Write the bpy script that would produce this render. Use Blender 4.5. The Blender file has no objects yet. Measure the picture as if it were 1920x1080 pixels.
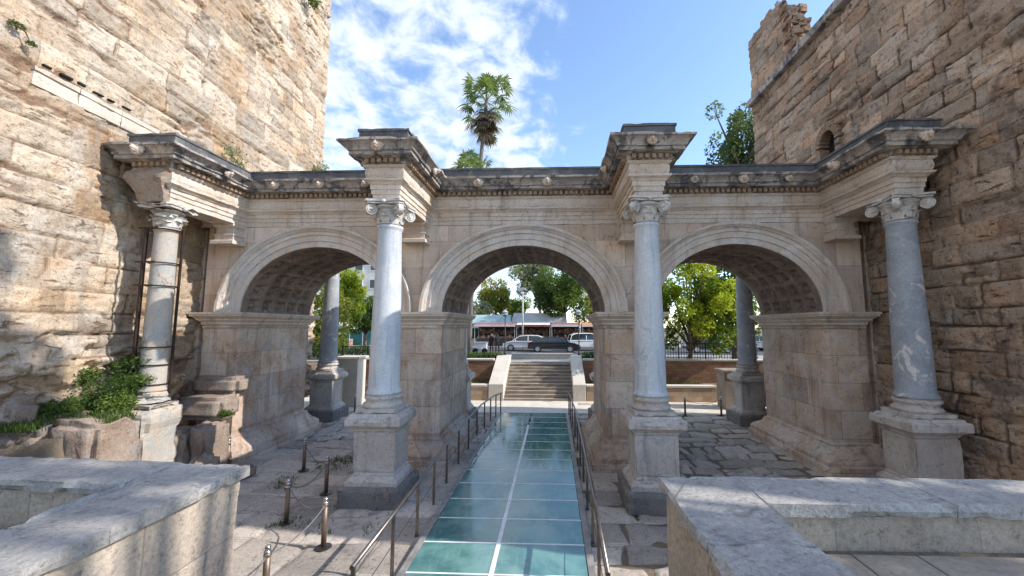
import bpy, math, random
import numpy as np
from mathutils import Vector, Matrix
random.seed(7); RNG = np.random.default_rng(11)
R = math.radians; PI = math.pi
S = bpy.context.scene; COL = S.collection

# ------------------------------------------------------------------ camera
cam = bpy.data.cameras.new("camera"); camo = bpy.data.objects.new("camera", cam); COL.objects.link(camo)
cam.sensor_width = 36.0; cam.lens = 736.907 / 1920 * 36; cam.shift_x = -46.94 / 1920
cam.clip_start = 0.05; cam.clip_end = 3000
_m = Matrix.Rotation(0.041, 3, 'Z') @ Matrix.Rotation(0.098, 3, 'X') @ Matrix.Rotation(-0.001, 3, 'Y')
_c = Matrix((_m @ Vector((1, 0, 0)), _m @ Vector((0, 0, 1)), _m @ Vector((0, -1, 0)))).transposed()
camo.matrix_world = Matrix.Translation((0.915, -11.842, 3.941)) @ _c.to_4x4()
S.camera = camo

# ------------------------------------------------------------------ light
SUN_EL, SUN_AZ = R(38), R(97)            # azimuth clockwise from +Y
S.view_settings.view_transform = 'Standard'; S.view_settings.look = 'None'
S.view_settings.exposure = 1.2; S.view_settings.gamma = 1.0
w = bpy.data.worlds.new("World"); S.world = w; w.use_nodes = True
nt = w.node_tree; nt.nodes.clear(); N = nt.nodes; L = nt.links
def _n(t, **k):
    n = N.new(t)
    for a, b in k.items(): setattr(n, a, b)
    return n
wo = _n('ShaderNodeOutputWorld'); bg = _n('ShaderNodeBackground'); bg.inputs[1].default_value = 0.15
sky = _n('ShaderNodeTexSky'); sky.sky_type = 'NISHITA'; sky.sun_disc = False
sky.sun_elevation = SUN_EL; sky.sun_rotation = SUN_AZ; sky.air_density = 1.0; sky.dust_density = 0.35; sky.ozone_density = 2.6
tc = _n('ShaderNodeTexCoord'); sep = _n('ShaderNodeSeparateXYZ'); L.new(tc.outputs['Generated'], sep.inputs[0])
def _math(op, a, b=None, c=None, clamp=False):
    n = _n('ShaderNodeMath', operation=op); n.use_clamp = clamp
    for i, v in enumerate((a, b, c)):
        if v is None: continue
        if isinstance(v, (int, float)): n.inputs[i].default_value = v
        else: L.new(v, n.inputs[i])
    return n.outputs[0]
zz = _math('ADD', _math('MAXIMUM', sep.outputs[2], 0.0), 0.22)
px = _math('DIVIDE', sep.outputs[0], zz); py = _math('DIVIDE', sep.outputs[1], zz)
cmb = _n('ShaderNodeCombineXYZ'); L.new(px, cmb.inputs[0]); L.new(py, cmb.inputs[1])
n1 = _n('ShaderNodeTexNoise'); n1.inputs['Scale'].default_value = 9.0; n1.inputs['Detail'].default_value = 9; n1.inputs['Roughness'].default_value = 0.6
n1.inputs['Distortion'].default_value = 0.35
L.new(cmb.outputs[0], n1.inputs['Vector'])
n2 = _n('ShaderNodeTexNoise'); n2.inputs['Scale'].default_value = 1.6; n2.inputs['Detail'].default_value = 3
L.new(cmb.outputs[0], n2.inputs['Vector'])
ratio = _math('DIVIDE', sep.outputs[0], _math('MAXIMUM', sep.outputs[1], 0.05))
side = _math('ADD', ratio, _math('MULTIPLY', _math('SUBTRACT', n2.outputs[0], 0.5), 0.35))
mask = _n('ShaderNodeMapRange'); mask.interpolation_type = 'SMOOTHSTEP'
L.new(side, mask.inputs[0]); mask.inputs[1].default_value = 0.19; mask.inputs[2].default_value = -0.13; mask.inputs[3].default_value = -0.32; mask.inputs[4].default_value = 0.10
cl = _math('ADD', n1.outputs[0], mask.outputs[0])
cr = _n('ShaderNodeMapRange'); cr.interpolation_type = 'SMOOTHSTEP'
L.new(cl, cr.inputs[0]); cr.inputs[1].default_value = 0.40; cr.inputs[2].default_value = 0.68
cr.inputs[4].default_value = 0.93
shade = _n('ShaderNodeMapRange'); L.new(cl, shade.inputs[0]); shade.inputs[1].default_value = 0.5; shade.inputs[2].default_value = 0.85
ccol = _n('ShaderNodeMix', data_type='RGBA'); L.new(shade.outputs[0], ccol.inputs[0])
ccol.inputs[6].default_value = (2.3, 2.75, 3.4, 1); ccol.inputs[7].default_value = (3.5, 3.6, 3.8, 1)
mixc = _n('ShaderNodeMix', data_type='RGBA'); L.new(cr.outputs[0], mixc.inputs[0])
L.new(sky.outputs[0], mixc.inputs[6]); L.new(ccol.outputs[2], mixc.inputs[7])
L.new(mixc.outputs[2], bg.inputs[0]); L.new(bg.outputs[0], wo.inputs[0])
sl = bpy.data.lights.new("sun", 'SUN'); sl.energy = 2.6; sl.angle = R(0.5); sl.color = (1.0, 0.94, 0.86)
so = bpy.data.objects.new("sun", sl); COL.objects.link(so)
sdir = Vector((math.sin(SUN_AZ) * math.cos(SUN_EL), math.cos(SUN_AZ) * math.cos(SUN_EL), math.sin(SUN_EL)))
so.rotation_euler = sdir.to_track_quat('Z', 'Y').to_euler(); so.location = sdir * 60

# ------------------------------------------------------------------ numpy noise
def _hash(i, j, k, s):
    h = (i * 374761393 + j * 668265263 + k * 1274126177 + s * 974711) & 0xFFFFFFFF
    h = ((h ^ (h >> 13)) * 1274126177) & 0xFFFFFFFF
    return ((h ^ (h >> 16)) & 0xFFFFFF) / float(0xFFFFFF)
def vnoise(x, y, z=0.0, s=0):
    x = np.asarray(x, float); y = np.asarray(y, float); z = np.asarray(z, float) + 0 * x
    i = np.floor(x).astype(np.int64); j = np.floor(y).astype(np.int64); k = np.floor(z).astype(np.int64)
    f = x - i; g = y - j; h = z - k
    f = f * f * (3 - 2 * f); g = g * g * (3 - 2 * g); h = h * h * (3 - 2 * h); r = 0
    for a in (0, 1):
        for b in (0, 1):
            for c in (0, 1):
                r = r + _hash(i + a, j + b, k + c, s) * (f if a else 1 - f) * (g if b else 1 - g) * (h if c else 1 - h)
    return r
def fbm(x, y, z=0.0, o=4, s=0):
    r = 0; a = 0.5; t = 0
    for q in range(o):
        r = r + a * vnoise(x * 2 ** q, y * 2 ** q, np.asarray(z) * 2 ** q, s + q * 17); t += a; a *= 0.55
    return r / t

# ------------------------------------------------------------------ materials
def mat(name):
    m = bpy.data.materials.new(name); m.use_nodes = True
    nt = m.node_tree; nt.nodes.clear()
    o = nt.nodes.new('ShaderNodeOutputMaterial'); p = nt.nodes.new('ShaderNodeBsdfPrincipled')
    nt.links.new(p.outputs[0], o.inputs[0]); return m, nt, p, o
class G:                                  # tiny node-graph helper
    def __init__(s, nt): s.nt = nt
    def n(s, t, **k):
        x = s.nt.nodes.new(t)
        for a, b in k.items(): setattr(x, a, b)
        return x
    def put(s, sock, v):
        if isinstance(v, (int, float)): sock.default_value = v
        elif isinstance(v, tuple): sock.default_value = v if len(v) == 4 or len(sock.default_value) == 3 else (*v, 1)
        else: s.nt.links.new(v, sock)
    def m(s, op, a, b=0.0, clamp=False):
        x = s.n('ShaderNodeMath', operation=op); x.use_clamp = clamp
        s.put(x.inputs[0], a); s.put(x.inputs[1], b); return x.outputs[0]
    def mix(s, f, a, b, bt='MIX'):
        x = s.n('ShaderNodeMix', data_type='RGBA', blend_type=bt)
        s.put(x.inputs[0], f); s.put(x.inputs[6], a); s.put(x.inputs[7], b); return x.outputs[2]
    def noise(s, vec, sc, det=5, rough=0.55, dist=0.0):
        x = s.n('ShaderNodeTexNoise'); x.inputs['Scale'].default_value = sc; x.inputs['Detail'].default_value = det
        x.inputs['Roughness'].default_value = rough; x.inputs['Distortion'].default_value = dist
        if vec is not None: s.nt.links.new(vec, x.inputs['Vector'])
        return x.outputs[0]
    def ramp(s, v, a, b, lo=0.0, hi=1.0):
        x = s.n('ShaderNodeMapRange'); x.interpolation_type = 'SMOOTHSTEP'
        s.put(x.inputs[0], v); x.inputs[1].default_value = a; x.inputs[2].default_value = b
        x.inputs[3].default_value = lo; x.inputs[4].default_value = hi; return x.outputs[0]
    def pos(s, sc=(1, 1, 1)):
        g = s.n('ShaderNodeNewGeometry')
        if sc == (1, 1, 1): return g.outputs['Position']
        v = s.n('ShaderNodeVectorMath', operation='MULTIPLY'); s.nt.links.new(g.outputs['Position'], v.inputs[0])
        v.inputs[1].default_value = sc; return v.outputs[0]
    def attr(s, nm):
        a = s.n('ShaderNodeAttribute'); a.attribute_name = nm; return a.outputs['Fac']
    def bump(s, h, st=0.3, d=0.02):
        b = s.n('ShaderNodeBump'); b.inputs['Strength'].default_value = st; b.inputs['Distance'].default_value = d
        s.nt.links.new(h, b.inputs['Height']); return b.outputs[0]

GRITTY = ('tower_pale', 'tower_brown', 'rubble_stone', 'parapet_coping', 'parapet_wall', 'pavement_stone')
def stone(name, a, b, c, big=0.6, fine=6.0, streak=0.0, streakc=(.1, .09, .08), joints=None, blk=False, bumps=0.5, bd=0.03,
          pits=0.35, pitc=None, rough=0.9, grit=.55, crack=0.0, sscale=(2.2, 2.2, .22), patch=None, patchc=None, patchs=0.9, patch_lo=.55, patch_hi=.68):
    if name in GRITTY: grit = .85
    m, nt, p, o = mat(name); g = G(nt); P = g.pos()
    col = g.mix(g.ramp(g.noise(P, big, 6, .6, .4), .36, .64), a, b)
    col = g.mix(g.ramp(g.noise(P, big * 2.7, 6, .65, .8), .5, .72), col, c)
    hgt = g.noise(P, fine, 8, .68)
    hgt2 = g.noise(P, fine * 5, 4, .6)
    if blk:
        at = g.attr('blk')
        col = g.mix(g.ramp(at, 0, 1, 0.0, .55), col, c)
        br = g.m('ADD', 0.70, g.m('MULTIPLY', g.m('FRACT', g.m('MULTIPLY', at, 7.31)), .55))
        vm = g.n('ShaderNodeHueSaturation'); g.put(vm.inputs['Color'], col); g.put(vm.inputs['Value'], br); col = vm.outputs[0]
        jn = g.attr('joint'); col = g.mix(g.m('MULTIPLY', g.ramp(jn, .15, .75), .8), col, pitc or tuple(x * .3 for x in a))
    if patch:
        col = g.mix(g.m('MULTIPLY', g.ramp(g.noise(P, patchs, 7, .7, .6), patch_lo, patch_hi), patch), col, patchc)
    if streak:
        sv = g.noise(g.pos(sscale), 1.5, 6, .65)
        col = g.mix(g.m('MULTIPLY', g.ramp(sv, .5, .72), streak), col, streakc)
    pc = pitc or tuple(x * .35 for x in a)
    col = g.mix(g.m('MULTIPLY', g.ramp(hgt, .47, .30), pits), col, pc)
    col = g.mix(g.m('MULTIPLY', g.ramp(hgt2, .55, .75), .25), col, tuple(min(.9, x * 1.25) for x in a))
    gr = g.m('ADD', g.m('MULTIPLY', g.noise(P, 24, 4, .75), .6), g.m('MULTIPLY', g.noise(P, 75, 2, .7), .4))
    gv = g.m('ADD', 1.0, g.m('MULTIPLY', g.m('SUBTRACT', gr, .5), grit * 2.2))
    col = g.mix(1.0, col, gv, 'MULTIPLY')
    col = g.mix(g.m('MULTIPLY', g.ramp(g.noise(P, 15, 3, .7), .63, .70), grit * .7), col, pc)      # small holes
    if name in ('tower_pale', 'tower_brown'):       # long weathered clefts along the bedding
        cw = g.noise(g.pos((1, 1, 4.5)), 1.7, 8, .72, .5); col = g.mix(g.ramp(cw, .585, .66, 0, .75), col, pc)
        cw2 = g.noise(g.pos((1, 1, 2.2)), 5.5, 6, .7, .3); col = g.mix(g.ramp(cw2, .60, .67, 0, .6), col, pc)
        hgt = g.m('SUBTRACT', hgt, g.ramp(cw, .585, .66, 0, .5))
    if crack:
        dv = g.n('ShaderNodeVectorMath', operation='ADD'); nn = g.n('ShaderNodeTexNoise'); nn.inputs['Scale'].default_value = 2.2; nn.inputs['Detail'].default_value = 6
        nt.links.new(P, nn.inputs['Vector']); nt.links.new(P, dv.inputs[0]); nt.links.new(nn.outputs['Color'], dv.inputs[1])
        vo = g.n('ShaderNodeTexVoronoi'); vo.feature = 'DISTANCE_TO_EDGE'; vo.inputs['Scale'].default_value = .9; nt.links.new(dv.outputs[0], vo.inputs['Vector'])
        ck = g.m('MULTIPLY', g.ramp(vo.outputs['Distance'], .016, .003), g.ramp(g.noise(P, .8, 3), .48, .60))
        col = g.mix(g.m('MULTIPLY', ck, crack), col, pc)
    h = g.m('ADD', g.m('ADD', hgt, g.m('MULTIPLY', hgt2, .3)), g.m('MULTIPLY', gr, .4))
    if joints:
        bw, bh, js = joints
        xyz = g.n('ShaderNodeSeparateXYZ'); nt.links.new(P, xyz.inputs[0])
        cb = g.n('ShaderNodeCombineXYZ'); g.put(cb.inputs[0], g.m('ADD', xyz.outputs[0], xyz.outputs[1])); g.put(cb.inputs[1], xyz.outputs[2])
        bk = g.n('ShaderNodeTexBrick'); nt.links.new(cb.outputs[0], bk.inputs['Vector'])
        bk.inputs['Scale'].default_value = 1.0; bk.inputs['Brick Width'].default_value = bw; bk.inputs['Row Height'].default_value = bh
        bk.inputs['Mortar Size'].default_value = .008; bk.inputs['Mortar Smooth'].default_value = .5
        bk.inputs['Color1'].default_value = (.80, .77, .76, 1); bk.inputs['Color2'].default_value = (1.14, 1.09, 1.04, 1); bk.inputs['Mortar'].default_value = (1, 1, 1, 1)
        col = g.mix(1.0, col, bk.outputs['Color'], 'MULTIPLY')
        col = g.mix(g.m('MULTIPLY', bk.outputs['Fac'], js), col, pc)
        h = g.m('SUBTRACT', h, g.m('MULTIPLY', bk.outputs['Fac'], .8))
    g.put(p.inputs['Base Color'], col); p.inputs['Roughness'].default_value = rough
    p.inputs['Specular IOR Level'].default_value = 0.25
    nt.links.new(g.bump(h, bumps, bd), p.inputs['Normal'])
    return m
def plain(name, c, rough=.6, metal=0.0, var=.25, sc=8.0, bumps=.1, spec=.5, coat=0.0):
    m, nt, p, o = mat(name); g = G(nt); P = g.pos(); nz = g.noise(P, sc, 5, .6)
    g.put(p.inputs['Base Color'], g.mix(g.ramp(nz, .3, .7), tuple(x * (1 - var) for x in c), tuple(min(1, x * (1 + var)) for x in c)))
    p.inputs['Roughness'].default_value = rough; p.inputs['Metallic'].default_value = metal; p.inputs['Specular IOR Level'].default_value = spec
    p.inputs['Coat Weight'].default_value = coat
    if bumps: nt.links.new(g.bump(nz, bumps, .01), p.inputs['Normal'])
    return m
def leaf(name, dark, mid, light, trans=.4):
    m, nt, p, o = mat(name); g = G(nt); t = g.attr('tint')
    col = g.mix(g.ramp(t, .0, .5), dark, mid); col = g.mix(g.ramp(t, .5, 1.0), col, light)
    g.put(p.inputs['Base Color'], col); p.inputs['Roughness'].default_value = .55; p.inputs['Specular IOR Level'].default_value = .3
    tr = g.n('ShaderNodeBsdfTranslucent'); g.put(tr.inputs[0], g.mix(.35, col, (.35, .45, .03)))
    ms = g.n('ShaderNodeMixShader'); ms.inputs[0].default_value = trans
    nt.links.new(p.outputs[0], ms.inputs[1]); nt.links.new(tr.outputs[0], ms.inputs[2]); nt.links.new(ms.outputs[0], o.inputs[0])
    return m
M = {}
M['tower_l'] = stone('tower_pale', (.58, .475, .36), (.49, .325, .19), (.45, .40, .335), .5, 9, blk=True, bumps=1.0, bd=.05, pits=.85, pitc=(.20, .11, .065),
                     patch=.7, patchc=(.64, .585, .51), patchs=.45, streak=.5, streakc=(.29, .25, .21))
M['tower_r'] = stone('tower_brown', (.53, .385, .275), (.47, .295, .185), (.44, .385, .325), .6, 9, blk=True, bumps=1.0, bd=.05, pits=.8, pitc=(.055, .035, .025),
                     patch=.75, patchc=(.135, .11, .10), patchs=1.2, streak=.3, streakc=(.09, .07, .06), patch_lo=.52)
M['gate'] = stone('gate_marble', (.66, .58, .51), (.57, .44, .34), (.53, .49, .46), .8, 9, streak=.7, streakc=(.27, .185, .13), joints=(1.55, .82, .55),
                  bumps=.4, bd=.02, pits=.35, pitc=(.15, .11, .09), crack=0.6)
M['pier'] = stone('pier_stone', (.62, .54, .465), (.52, .385, .285), (.50, .475, .465), .8, 8, streak=.55, streakc=(.2, .125, .085), joints=(1.3, .78, .6),
                  bumps=.6, bd=.03, pits=.5, pitc=(.11, .08, .06), patch=.7, patchc=(.32, .225, .17), patchs=1.4, patch_lo=.48, patch_hi=.74, crack=0.6)
M['mould'] = stone('moulded_marble', (.65, .57, .495), (.56, .45, .355), (.51, .47, .44), .9, 12, streak=.6, streakc=(.22, .17, .13), bumps=.35, bd=.015, pits=.4, crack=0.6)
M['arch'] = stone('archivolt_marble', (.62, .565, .51), (.55, .455, .375), (.49, .47, .46), 1.0, 12, streak=.5, streakc=(.28, .2, .15), bumps=.3, bd=.012, pits=.3, crack=0.5)
M['cornice'] = stone('weathered_cornice', (.46, .41, .375), (.30, .275, .26), (.48, .40, .32), 1.4, 10, streak=1.0, streakc=(.06, .065, .075), bumps=.6, bd=.02, pits=.6,
                     patch=.85, patchc=(.075, .08, .09), patchs=2.4, patch_lo=.49, patch_hi=.58)
M['block'] = stone('dark_blocking', (.15, .155, .16), (.10, .108, .118), (.24, .235, .225), 1.2, 10, joints=(1.7, 3.0, .8), bumps=.5, bd=.02, pits=.4)
M['dentil'] = stone('dentil_stone', (.36, .25, .165), (.27, .19, .13), (.42, .34, .25), 1.2, 12, bumps=.3, bd=.01)
M['vault'] = stone('brown_vault', (.28, .22, .18), (.18, .14, .115), (.40, .31, .24), .9, 10, streak=.3, streakc=(.06, .05, .045), bumps=.6, bd=.03, pits=.6, pitc=(.04, .03, .025))  # vault stone, a darker brown than the gate faces
M['shaft'] = stone('white_shaft', (.55, .565, .585), (.45, .485, .525), (.62, .615, .60), .9, 14, streak=.8, streakc=(.29, .335, .39), bumps=.3, bd=.01, pits=.25, rough=.6, grit=.45, crack=0.45, sscale=(7, 7, .45))
M['granite'] = stone('grey_granite_shaft', (.335, .36, .39), (.26, .285, .32), (.40, .415, .43), 1.5, 22, bumps=.25, bd=.008, pits=.35, patch=.9, patchc=(.62, .58, .54), patchs=2.2, patch_lo=.585, patch_hi=.61, rough=.65)
M['old_shaft'] = stone('patched_shaft', (.47, .41, .34), (.36, .36, .35), (.50, .37, .26), 1.2, 10, streak=.3, streakc=(.30, .31, .32), bumps=.4, bd=.02, pits=.3, crack=0.8)
M['pedestal'] = stone('pedestal_stone', (.55, .50, .45), (.47, .41, .36), (.41, .395, .38), 1.2, 10, streak=.65, streakc=(.17, .165, .165), bumps=.45, bd=.02, pits=.5, pitc=(.1, .1, .1), crack=0.6)
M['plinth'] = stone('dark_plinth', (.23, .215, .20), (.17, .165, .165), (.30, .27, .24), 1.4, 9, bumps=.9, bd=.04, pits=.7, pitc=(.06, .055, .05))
M['capital'] = stone('capital_marble', (.60, .58, .55), (.47, .43, .38), (.42, .42, .42), 2.0, 16, bumps=.5, bd=.02, pits=.6, pitc=(.1, .08, .07))
M['parapet'] = stone('parapet_coping', (.37, .35, .325), (.285, .275, .265), (.415, .39, .355), 1.6, 16, bumps=.8, bd=.014, pits=.7, pitc=(.11, .105, .10), patch=.8, patchc=(.19, .185, .18), patchs=3.2, rough=.8, crack=0.3)
M['parapet_wall'] = stone('parapet_wall', (.47, .41, .34), (.42, .36, .29), (.36, .33, .30), .9, 12, streak=.3, streakc=(.25, .21, .17), joints=(1.1, 2.0, .5), bumps=.35, bd=.012, pits=.45, pitc=(.15, .13, .11), crack=0.5)
M['pave'] = stone('pavement_stone', (.48, .425, .37), (.37, .33, .30), (.52, .45, .375), .8, 8, blk=True, bumps=.6, bd=.025, pits=.6, pitc=(.05, .045, .04), patch=.55, patchc=(.13, .12, .115), patchs=.9)
M['rubble'] = stone('rubble_stone', (.34, .275, .22), (.28, .205, .155), (.28, .265, .255), 1.6, 8, bumps=.8, bd=.05, pits=.6, pitc=(.1, .07, .05))
M['brick'] = stone('red_brick', (.27, .145, .095), (.33, .20, .13), (.21, .135, .105), 1.6, 14, joints=(.45, .16, .7), bumps=.6, bd=.03, pits=.5, pitc=(.09, .05, .035))
M['tan'] = stone('tan_planter', (.47, .36, .25), (.42, .31, .21), (.38, .30, .23), 1.6, 14, joints=(.5, .24, .5), bumps=.5, bd=.02)
M['pale'] = stone('pale_stone', (.62, .57, .49), (.55, .50, .43), (.5, .47, .43), 1.2, 14, bumps=.3, bd=.012, pits=.25)
M['ledge'] = stone('bleached_ledge', (.56, .49, .41), (.47, .39, .31), (.52, .48, .42), 1.2, 12, bumps=.4, bd=.015, pits=.35)
M['frame'] = plain('dull_edge_frame', (.30, .29, .28), .6, .3, .25, 5, .1)
M['step'] = stone('step_stone', (.33, .275, .22), (.28, .235, .19), (.24, .21, .185), 1.2, 14, bumps=.3, bd=.012)
M['earth'] = stone('earth', (.21, .165, .115), (.16, .13, .09), (.24, .20, .15), 1.2, 10, bumps=.8, bd=.05)
M['asphalt'] = plain('asphalt', (.06, .06, .062), .9, 0, .2, 20, .2)
M['walkstone'] = plain('street_paving', (.30, .28, .26), .85, 0, .2, 4, .15)
M['railing'] = plain('dark_bronze_rail', (.20, .18, .165), .35, .85, .2, 5, 0)
M['steel'] = plain('stainless_steel', (.55, .55, .55), .28, 1.0, .1, 5, 0)
M['dsteel'] = plain('dark_steel', (.10, .095, .09), .4, .8, .2, 5, 0)
M['bronze'] = plain('bronze_post', (.21, .155, .115), .5, .6, .2, 6, 0)
M['rust'] = plain('rusty_brace', (.045, .03, .025), .6, .5, .3, 8, .2)
M['alu'] = plain('walkway_frame', (.78, .80, .82), .5, 0.0, .12, 5, 0)
M['rope'] = plain('grey_rope', (.17, .155, .145), .85, 0, .2, 30, .2)
M['voidshade'] = plain('painted_void_shade', (.012, .011, .01), 1.0, 0, .1, 5, 0)  # near-black colour that paints in the shade of openings
M['white'] = plain('white_paint', (.78, .78, .77), .3, 0, .03, 4, 0, .5, .6)
M['black'] = plain('black_paint', (.012, .014, .022), .22, 0, .05, 4, 0, .5, .8)
M['silver'] = plain('silver_paint', (.42, .44, .47), .3, .5, .05, 4, 0, .5, .6)
M['glassdark'] = plain('car_glass', (.02, .03, .035), .06, 0, .05, 4, 0, .8)
M['tyre'] = plain('tyre_rubber', (.02, .02, .02), .85, 0, .1, 10, 0)
M['lampglass'] = plain('lamp_glass', (.40, .44, .44), .2, 0, .05, 4, 0)
M['redlamp'] = plain('tail_light', (.4, .02, .02), .2, 0, .05, 4, 0)
M['iron'] = plain('black_iron', (.02, .022, .022), .5, .4, .1, 8, 0)
M['pole'] = plain('grey_pole', (.45, .46, .45), .5, .3, .1, 8, 0)
M['awn_red'] = plain('red_awning', (.30, .10, .085), .8, 0, .25, 2, 0)
M['awn_white'] = plain('white_canvas', (.72, .69, .66), .8, 0, .1, 2, 0)
M['awn_orange'] = plain('orange_canvas', (.62, .20, .04), .8, 0, .2, 2, 0)
M['awn_teal'] = plain('teal_canvas', (.05, .22, .21), .8, 0, .2, 2, 0)
M['roof_teal'] = plain('teal_sheet_roof', (.30, .42, .42), .5, 0, .12, 1, 0)
M['roof_grey'] = plain('grey_sheet_roof', (.42, .43, .42), .6, 0, .12, 1, 0)
M['plaster'] = plain('pale_plaster', (.62, .58, .52), .85, 0, .08, 2, .1)
M['shopdark'] = plain('shop_interior', (.09, .055, .045), .9, 0, .5, 3, 0)
M['goods'] = plain('mixed_goods', (.30, .19, .14), .8, 0, .9, 3.2, 0)
M['cloth_dark'] = plain('dark_clothes', (.02, .02, .025), .85, 0, .2, 9, .1)
M['skin'] = plain('skin', (.42, .26, .18), .6, 0, .05, 9, 0)
M['bark'] = stone('bark', (.17, .13, .095), (.12, .09, .065), (.22, .19, .15), 3, 14, bumps=.8, bd=.03)
M['palmbark'] = stone('palm_trunk', (.17, .145, .13), (.12, .105, .095), (.22, .19, .17), 4, 14, bumps=.8, bd=.03)
M['leaf_green'] = leaf('leaf_green', (.028, .06, .018), (.075, .135, .03), (.19, .26, .05))
M['leaf_lime'] = leaf('leaf_lime', (.03, .07, .012), (.24, .33, .022), (.58, .60, .045), .6)
M['leaf_autumn'] = leaf('leaf_autumn', (.08, .11, .02), (.24, .26, .04), (.42, .36, .06))
M['leaf_pale'] = leaf('leaf_pale', (.10, .13, .07), (.24, .27, .16), (.42, .42, .30))
M['leaf_blue'] = leaf('leaf_bluegreen', (.015, .035, .020), (.04, .08, .04), (.10, .15, .07))
M['leaf_palm'] = leaf('leaf_palm', (.03, .065, .03), (.10, .16, .06), (.24, .30, .10), .4)
M['leaf_dead'] = leaf('leaf_dead', (.06, .05, .055), (.13, .10, .085), (.28, .20, .14), .2)
M['grass'] = leaf('grass_blades', (.03, .05, .012), (.06, .105, .02), (.14, .175, .05), .25)
def glass_mat():
    m, nt, p, o = mat('teal_walkway_glass'); g = G(nt); P = g.pos()
    nz = g.noise(P, 1.1, 6, .65, .8); n2 = g.noise(g.pos((3, .7, 1)), 3.0, 5, .6)
    col = g.mix(g.ramp(nz, .35, .65), (.075, .22, .225), (.19, .38, .36))
    col = g.mix(g.m('MULTIPLY', g.ramp(n2, .5, .7), .5), col, (.26, .43, .41))
    sc = g.noise(g.pos((1, 6, 1)), 9, 6, .75); col = g.mix(g.m('MULTIPLY', g.ramp(sc, .56, .72), .35), col, (.42, .50, .47))
    dirt = g.noise(P, 5, 7, .75); col = g.mix(g.m('MULTIPLY', g.ramp(dirt, .55, .75), .35), col, (.10, .13, .11))
    g.put(p.inputs['Base Color'], col); g.put(p.inputs['Roughness'], g.ramp(n2, .3, .8, .05, .2)); p.inputs['Specular IOR Level'].default_value = 1.0; p.inputs['IOR'].default_value = 1.55
    tr = g.n('ShaderNodeBsdfTransparent'); tr.inputs[0].default_value = (.40, .72, .68, 1)
    ms = g.n('ShaderNodeMixShader'); ms.inputs[0].default_value = .2
    nt.links.new(p.outputs[0], ms.inputs[1]); nt.links.new(tr.outputs[0], ms.inputs[2]); nt.links.new(ms.outputs[0], o.inputs[0])
    return m
M['glass'] = glass_mat()

# ------------------------------------------------------------------ object helpers
def link(name, me, m=None, parent=None):
    o = bpy.data.objects.new(name, me); COL.objects.link(o)
    if m is not None and me is not None: me.materials.append(M[m] if isinstance(m, str) else m)
    if parent is not None: o.parent = parent
    return o
def tag(o, label, cat, group=None):
    o['label'] = label; o['category'] = cat
    if group: o['group'] = group
    return o
def thing(name, label, cat, loc=(0, 0, 0), group=None):
    o = bpy.data.objects.new(name, None); o.empty_display_size = .2; COL.objects.link(o); o.location = loc
    return tag(o, label, cat, group)
def setting(o, kind='structure'): o['kind'] = kind; return o
def np_mesh(name, V, F, m=None, parent=None, attrs=None, smooth=False):
    V = np.asarray(V, np.float32); F = np.asarray(F, np.int32); me = bpy.data.meshes.new(name)
    k = F.shape[1]
    me.vertices.add(len(V)); me.vertices.foreach_set('co', V.ravel())
    me.loops.add(F.size); me.loops.foreach_set('vertex_index', F.ravel())
    me.polygons.add(len(F)); me.polygons.foreach_set('loop_start', np.arange(0, F.size, k, dtype=np.int32))
    me.polygons.foreach_set('loop_total', np.full(len(F), k, np.int32))
    if smooth: me.polygons.foreach_set('use_smooth', np.ones(len(F), bool))
    me.update(calc_edges=True)
    for a, v in (attrs or {}).items():
        t = me.attributes.new(a, 'FLOAT', 'POINT'); t.data.foreach_set('value', np.asarray(v, np.float32))
    return link(name, me, m, parent)
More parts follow.
